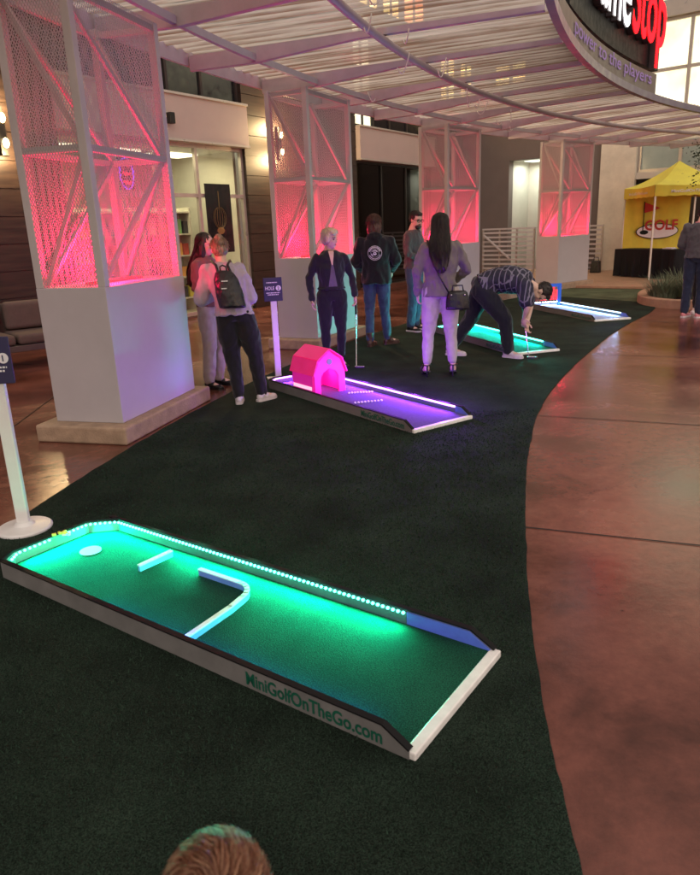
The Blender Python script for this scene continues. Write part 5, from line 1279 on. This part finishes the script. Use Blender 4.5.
# hooded jacket, seen from behind
p = Person('person in a black hooded jacket with a round white emblem on the back', (.455, 10.06), -6, 1.80,
           dict(elL=(-.27, .02, 1.13), wrL=(-.20, .20, 1.0), elR=(.27, .02, 1.13), wrR=(.20, .2, 1.0), anL=(-.10, -.06, .09), anR=(.13, .10, .09), toeL=(.3, 1, 0), toeR=(.75, .6, 0), face=(.45, .9, -.15)), wide=1.05, z0=.008)
p.body(); p.trousers('denim', r=(.098, .088, .068, .062, .056)); p.shoes('leather_brown', 'boot')
j = p.top('cloth_black', 'hooded_jacket', hem=-.22, ease=.036, sleeve=(.078, .076, .070, .06, .05), fold=.016, freq=7.)
bd = MB(); r_, f_, u_ = p.axes(.95); c = p.spine(.97) - f_ * .075
bd.ell(c, (.115, .06, .075), (r_, f_, u_)); remesh(bd, 'hood', 'cloth_black', p.root, .011, 3, .012, 12.)
p.hair('hair_auburn', 'bob')
def emblem(p, j):
    k = p.s; cz = 1.235 * k; bd = MB()
    def ring(r0, r1, n_=40, a0=0, a1=2 * math.pi):
        pts = [(math.cos(a0 + (a1 - a0) * i / n_) * r, -.6, cz + math.sin(a0 + (a1 - a0) * i / n_) * r) for i in range(n_ + 1) for r in (r0, r1)]
        H_ = p.cast(j, pts, (0, 1, 0), .005)
        if all(h is not None for h in H_): bd.add(H_, [(2 * i, 2 * i + 2, 2 * i + 3, 2 * i + 1) for i in range(n_)])
    ring(.092, .097); 
    rg = random.Random(3); a_ = .3
    while a_ < 2.9:
        w_ = rg.uniform(.08, .16); ring(.066, .086, 3, a_, a_ + w_); a_ += w_ + .07
    a_ = 3.5
    while a_ < 5.95:
        w_ = rg.uniform(.06, .13); ring(.070, .084, 3, a_, a_ + w_); a_ += w_ + .06
    ring(.053, .056)
    for r0, a0, a1 in ((.030, .4, 2.6), (.018, 3.4, 6.0), (.040, 3.3, 4.1), (.008, 0, 6.28)): ring(r0, r0 + .012, 12, a0, a1)
    bd.build('back_emblem', 'white_ink', p.root)
emblem(p, j)

# man in glasses
p = Person('bearded man with glasses in a grey jacket and jeans by the third column', (1.12, 11.42), 243, 1.85,
           dict(elL=(-.26, .02, 1.13), wrL=(-.08, .22, 1.02), elR=(.26, .02, 1.13), wrR=(.06, .24, 1.0), hdL=(.8, .5, -.2), hdR=(-.8, .5, -.2), face=(.45, .88, -.22), head=(.01, .05, 1.595), toeL=(-.3, 1, 0), toeR=(.3, 1, 0)), wide=1.08, z0=.008)
p.body(voxel=.009); p.trousers('denim', r=(.102, .092, .074, .07, .064)); p.shoes('leather_black', sole='shoe_white'); p.top('cloth_charcoal', 'jacket', hem=-.04, ease=.022, fold=.014)
p.hair('hair_dark', 'short'); P = p.P; bd = MB()
bd.ell(P(0, .052, -.085), (.05 * p.q, .045 * p.q, .04 * p.q), p.hx); bd.ell(P(0, .083, -.047), (.03 * p.q, .01 * p.q, .007 * p.q), p.hx); remesh(bd, 'beard', 'hair_dark', p.root, .007, 2)
bd = MB()
for e in (-1, 1):
    bd.tube([P(e * .035 + .026 * math.cos(a_), .094 - abs(.2 * math.cos(a_)) * .02, .0 + .018 * math.sin(a_)) for a_ in np.linspace(0, 6.28, 17)[:-1]], .0035, 6, True); bd.tube([P(e * .061, .088, .006), P(e * .08, -.005, .006)], .003, 5)
bd.tube([P(-.01, .096, .004), P(.01, .096, .004)], .003, 5); bd.build('glasses', 'black_trim', p.root, smooth=True)
t_ = p; P = None

# woman with the handbag
p = Person('long haired woman in grey blazer and pale lilac trousers with a black handbag', (1.05, 7.80), -4, 1.75,
           dict(elL=(-.25, -.03, 1.13), wrL=(-.24, .06, .90), elR=(.28, .0, 1.14), wrR=(.18, .2, 1.02), hipL=(-.095, 0, .92), hipR=(.095, 0, .92), knL=(-.125, .02, .51), knR=(.11, .02, .51), anL=(-.155, -.03, .115), anR=(.135, -.03, .115),
                toeL=(-.1, 1, -.1), toeR=(.1, 1, -.1), face=(.1, 1, -.05)), hips=1.04, z0=.008)
p.body(); p.trousers('cloth_pinkpants', r=(.102, .094, .074, .064, .052), hem=.15); b0 = p.top('cloth_taupe', 'blazer', hem=-.14, ease=.020, sleeve=(.062, .060, .055, .050, .046), fold=.014)
p.hair('hair_dark', 'long')
for e in 'LR':
    a_ = p.J['an' + e]; k = p.s; t3 = Vector((p.J['toe' + e].x, 1, 0)).normalized(); o = MB()
    o.tube([a_ + Vector((.044 * math.cos(x) * k, .044 * math.sin(x) * k, .012 * k)) for x in np.linspace(0, 6.28, 17)[:-1]], .006, 6, True)
    o.tube([a_ + t3 * .115 * k + Vector((.043 * math.cos(x) * k, 0, -.055 * k + .040 * math.sin(x) * k)) for x in np.linspace(0, 3.14, 9)], .008, 6)
    sole = [a_ + t3 * y * k + Vector((0, 0, z * k)) for y, z in ((-.05, -.052), (.0, -.062), (.06, -.088), (.12, -.103), (.17, -.103))]
    for u_, v_ in zip(sole[:-1], sole[1:]): o.bar(u_, v_, .07 * k, .014 * k)
    o.bar(a_ - t3 * .043 * k + Z3 * .014 * k, a_ - t3 * .048 * k - Z3 * .055 * k, .02 * k, .008 * k, t3); o.bar(a_ + t3 * .115 * k + Z3 * -.055 * k - Vector((.040, 0, 0)) * k, a_ + t3 * .115 * k - Z3 * .105 * k - Vector((.030, 0, 0)) * k, .012, .006, t3)
    o.cyl(a_ - t3 * .045 * k - Z3 * .05 * k, Vector((a_.x, a_.y, 0)) - t3 * .05 * k + Z3 * .002, .015 * k, .009 * k, 10); o.build('heeled_sandal', 'leather_black', p.root)
bd = MB(); c = Vector((.17, -.185, .855)); bd.loft([(c + Z3 * z, w, d, X3, Y3) for z, w, d in ((-.105, .118, .045), (-.095, .128, .055), (.0, .124, .055), (.075, .108, .048), (.095, .085, .03))], 22)
hb = remesh(bd, 'handbag', 'leather_black', p.root, .009, 2, .003, 14.)
MB().tube([c + Vector((-.06, 0, .09)), c + Vector((-.05, 0, .15)), c + Vector((.05, 0, .15)), c + Vector((.06, 0, .09))], .008, 7).build('handle', 'leather_black', hb, smooth=True)
for e in (-1, 1): MB().ell(c + Vector((e * .07, -.05, .055)), .010).build('stud', 'chrome', hb, smooth=True)
MB().tube([c + Vector((-.09, .0, .07)), (-.02, -.17, 1.10), (-.10, -.155, 1.30), (-.145, -.06, 1.475), (-.12, .05, 1.45)], .009, 7).build('strap', 'leather_black', hb, smooth=True)

# stooping man putting
YB = -106
p = Person('man in a plaid shirt and dark trousers stooping to putt on the green lane', (1.75, 8.88), YB, 1.80,
           dict(pelvis=(0, -.05, .82), waist=(0, .11, .895), chest=(0, .32, .915), neck=(0, .52, .86), head=(0, .645, .755), shL=(-.19, .47, .86), shR=(.18, .46, .84), elL=(-.12, .53, .62), elR=(.27, .51, .62),
                wrL=(.14, .50, .43), wrR=(.21, .47, .49), hipL=(-.09, -.05, .80), hipR=(.09, -.03, .80), knL=(-.10, -.16, .47), knR=(.11, .25, .46), anL=(-.06, -.41, .09), anR=(.06, .29, .09),
                toeL=(.2, 1, 0), toeR=(.45, 1, 0), face=(.12, -.12, -1), crown=(0, 1, -.25), hdL=(.25, .0, -1), hdR=(-.1, .0, -1), pnL=(.5, .6, 0), pnR=(-.8, .4, 0)), wide=1.08, z0=.008, bare=True)
p.body(voxel=.009); p.trousers('cloth_navy', r=(.125, .115, .090, .080, .070), seat=(.185, .15)); p.shoes('shoe_white'); p.top('plaid', 'plaid_shirt', hem=.04, ease=.040, slen=.42, sleeve=(.092, .088, .08, .06, .05), fold=.014); p.hair('hair_dark', 'short')
putter('putter in the hands of the stooping man', p.W((.17, .50, .45)), p.W((.20, .56, .012)), (1, -.35))

# man at the right edge and his companion
p = Person('man in a grey sweater and dark jeans looking down at the right edge', (5.77, 11.75), -38, 1.80,
           dict(elL=(-.25, .0, 1.12), wrL=(.02, .26, .98), elR=(.27, .02, 1.10), wrR=(.12, .26, .93), chest=(0, .03, 1.27), neck=(0, .04, 1.44), head=(.01, .13, 1.565), face=(.1, .85, -.5), hdL=(.6, .5, -.6), hdR=(-.3, .5, -.8), toeL=(.2, 1, 0), toeR=(.5, 1, 0)), wide=1.06)
p.body(); p.trousers('denim_dark', r=(.102, .092, .076, .072, .066)); p.shoes('shoe_pink', sole='shoe_white'); p.top('cloth_charcoal', 'sweater', hem=-.04, ease=.024, sleeve=(.068, .067, .062, .056, .044)); p.hair('hair_dark', 'short')
bd = MB(); r_, f_, u_ = p.axes(.95); c = p.spine(1.0); bd.tube([c + r_ * .078 * math.cos(a_) + f_ * .072 * math.sin(a_) + u_ * .005 for a_ in np.linspace(0, 6.28, 21)[:-1]], .013, 7, True); bd.build('collar', 'shoe_pink', p.root, smooth=True)
putter('putter held by the man in the grey sweater', p.W((.06, .33, .90)), p.W((.12, .52, .012)), (.8, .6))
q = Person('dark haired woman mostly hidden behind the man in the grey sweater', (6.16, 12.22), 150, 1.66, dict(face=(.3, .9, -.3), neck=(.03, -.0, 1.45), head=(.05, .03, 1.6)))
q.body(); q.trousers('cloth_black'); q.top('cloth_rose', 'blouse', ease=.01); q.hair('hair_dark', 'long'); q.shoes('shoe_white')

# small child in front of the camera
p = Person('small child with tousled reddish blond hair right in front of the camera', (-.20, .71), 4, .84,
           dict(head=(0, .035, 1.56), neck=(0, -.01, 1.40), chest=(0, 0, 1.22), shL=(-.19, 0, 1.34), shR=(.19, 0, 1.34), elL=(-.24, 0, 1.08), elR=(.24, 0, 1.08), wrL=(-.22, .1, .88), wrR=(.22, .1, .88), face=(.1, 1, -.2)), head=1.62, z0=.008, bare=True)
p.body(voxel=.007); p.trousers('denim', r=(.105, .095, .08, .074, .066)); p.top('cloth_teal', 'shirt', ease=.02, slen=.5); p.shoes('shoe_white')
def child_hair(p):
    P, q, A = p.P, p.q, p.hx; rg = random.Random(9); bd = MB()
    base = MB(); base.ell(P(0, -.018, .030), (.079 * q, .090 * q, .087 * q), A, 24, 16); base.ell(P(0, -.045, -.02), (.074 * q, .062 * q, .07 * q), A)
    h = remesh(base, 'hair', 'hair_auburn', p.root, .006, 2)
    C = Vector((0, -.018, .030)); Rr = Vector((.080, .092, .089)); wh = Vector((.22, -.80, .56)).normalized()
    vs = []; fs = []
    for i in range(9500):
        z = rg.uniform(-.55, 1); a_ = rg.uniform(0, 2 * math.pi); r = math.sqrt(1 - z * z); d = Vector((r * math.cos(a_), r * math.sin(a_), z))
        if d.y > .55 and d.z < .45: continue
        clump = mnoise.noise(d * 7 + Vector((3, 1, 7))); L = rg.uniform(.4, 1.0); n_ = 6; lift = .006 + .05 * rg.random() ** 3 + .02 * max(0, clump); pts = []
        cur = d.copy()
        for k in range(n_):
            t_ = k / (n_ - 1); tg = cur - wh * cur.dot(wh)
            tg = tg.normalized() if tg.length > .02 else Vector((rg.uniform(-1, 1), rg.uniform(-1, 1), 0)).normalized()
            sw = wh.cross(cur); fl = tg * 1.0 + sw * .55 + Vector((mnoise.noise(cur * 5) * .9, mnoise.noise(cur * 5 + Vector((9, 0, 0))) * .9, -.25)) + Vector((rg.gauss(0, .10), rg.gauss(0, .10), rg.gauss(0, .10)))
            e_ = 1 + lift * (.4 + 1.4 * t_ * (1.2 - .5 * t_)) * 3.2
            pts.append(P(C.x + cur.x * Rr.x * e_, C.y + cur.y * Rr.y * e_, C.z + cur.z * Rr.z * e_))
            cur = (cur + fl.normalized() * (L / n_)).normalized()
        w0 = rg.uniform(.00045, .0009); bd.tube(pts, [w0, w0, w0 * .95, w0 * .85, w0 * .6, w0 * .2], 3)
    bd.build('hair_strands', ['strand'], h, smooth=True)
def strand_mat():
    m, nt, b = nmat('strand'); N = nt.nodes; L = nt.links; setp(b, (.3, .12, .06), .38, 0, .5)
    g_ = N.new('ShaderNodeNewGeometry'); cr = N.new('ShaderNodeValToRGB'); e = cr.color_ramp.elements
    e[0].color = (.13, .05, .027, 1); e[1].color = (.52, .31, .19, 1); e2 = e.new(.55); e2.color = (.25, .095, .048, 1)
    L.new(g_.outputs['Random Per Island'], cr.inputs['Fac']); L.new(cr.outputs['Color'], b.inputs['Base Color'])
strand_mat(); child_hair(p)

bpy.data.scenes.remove(SCR)
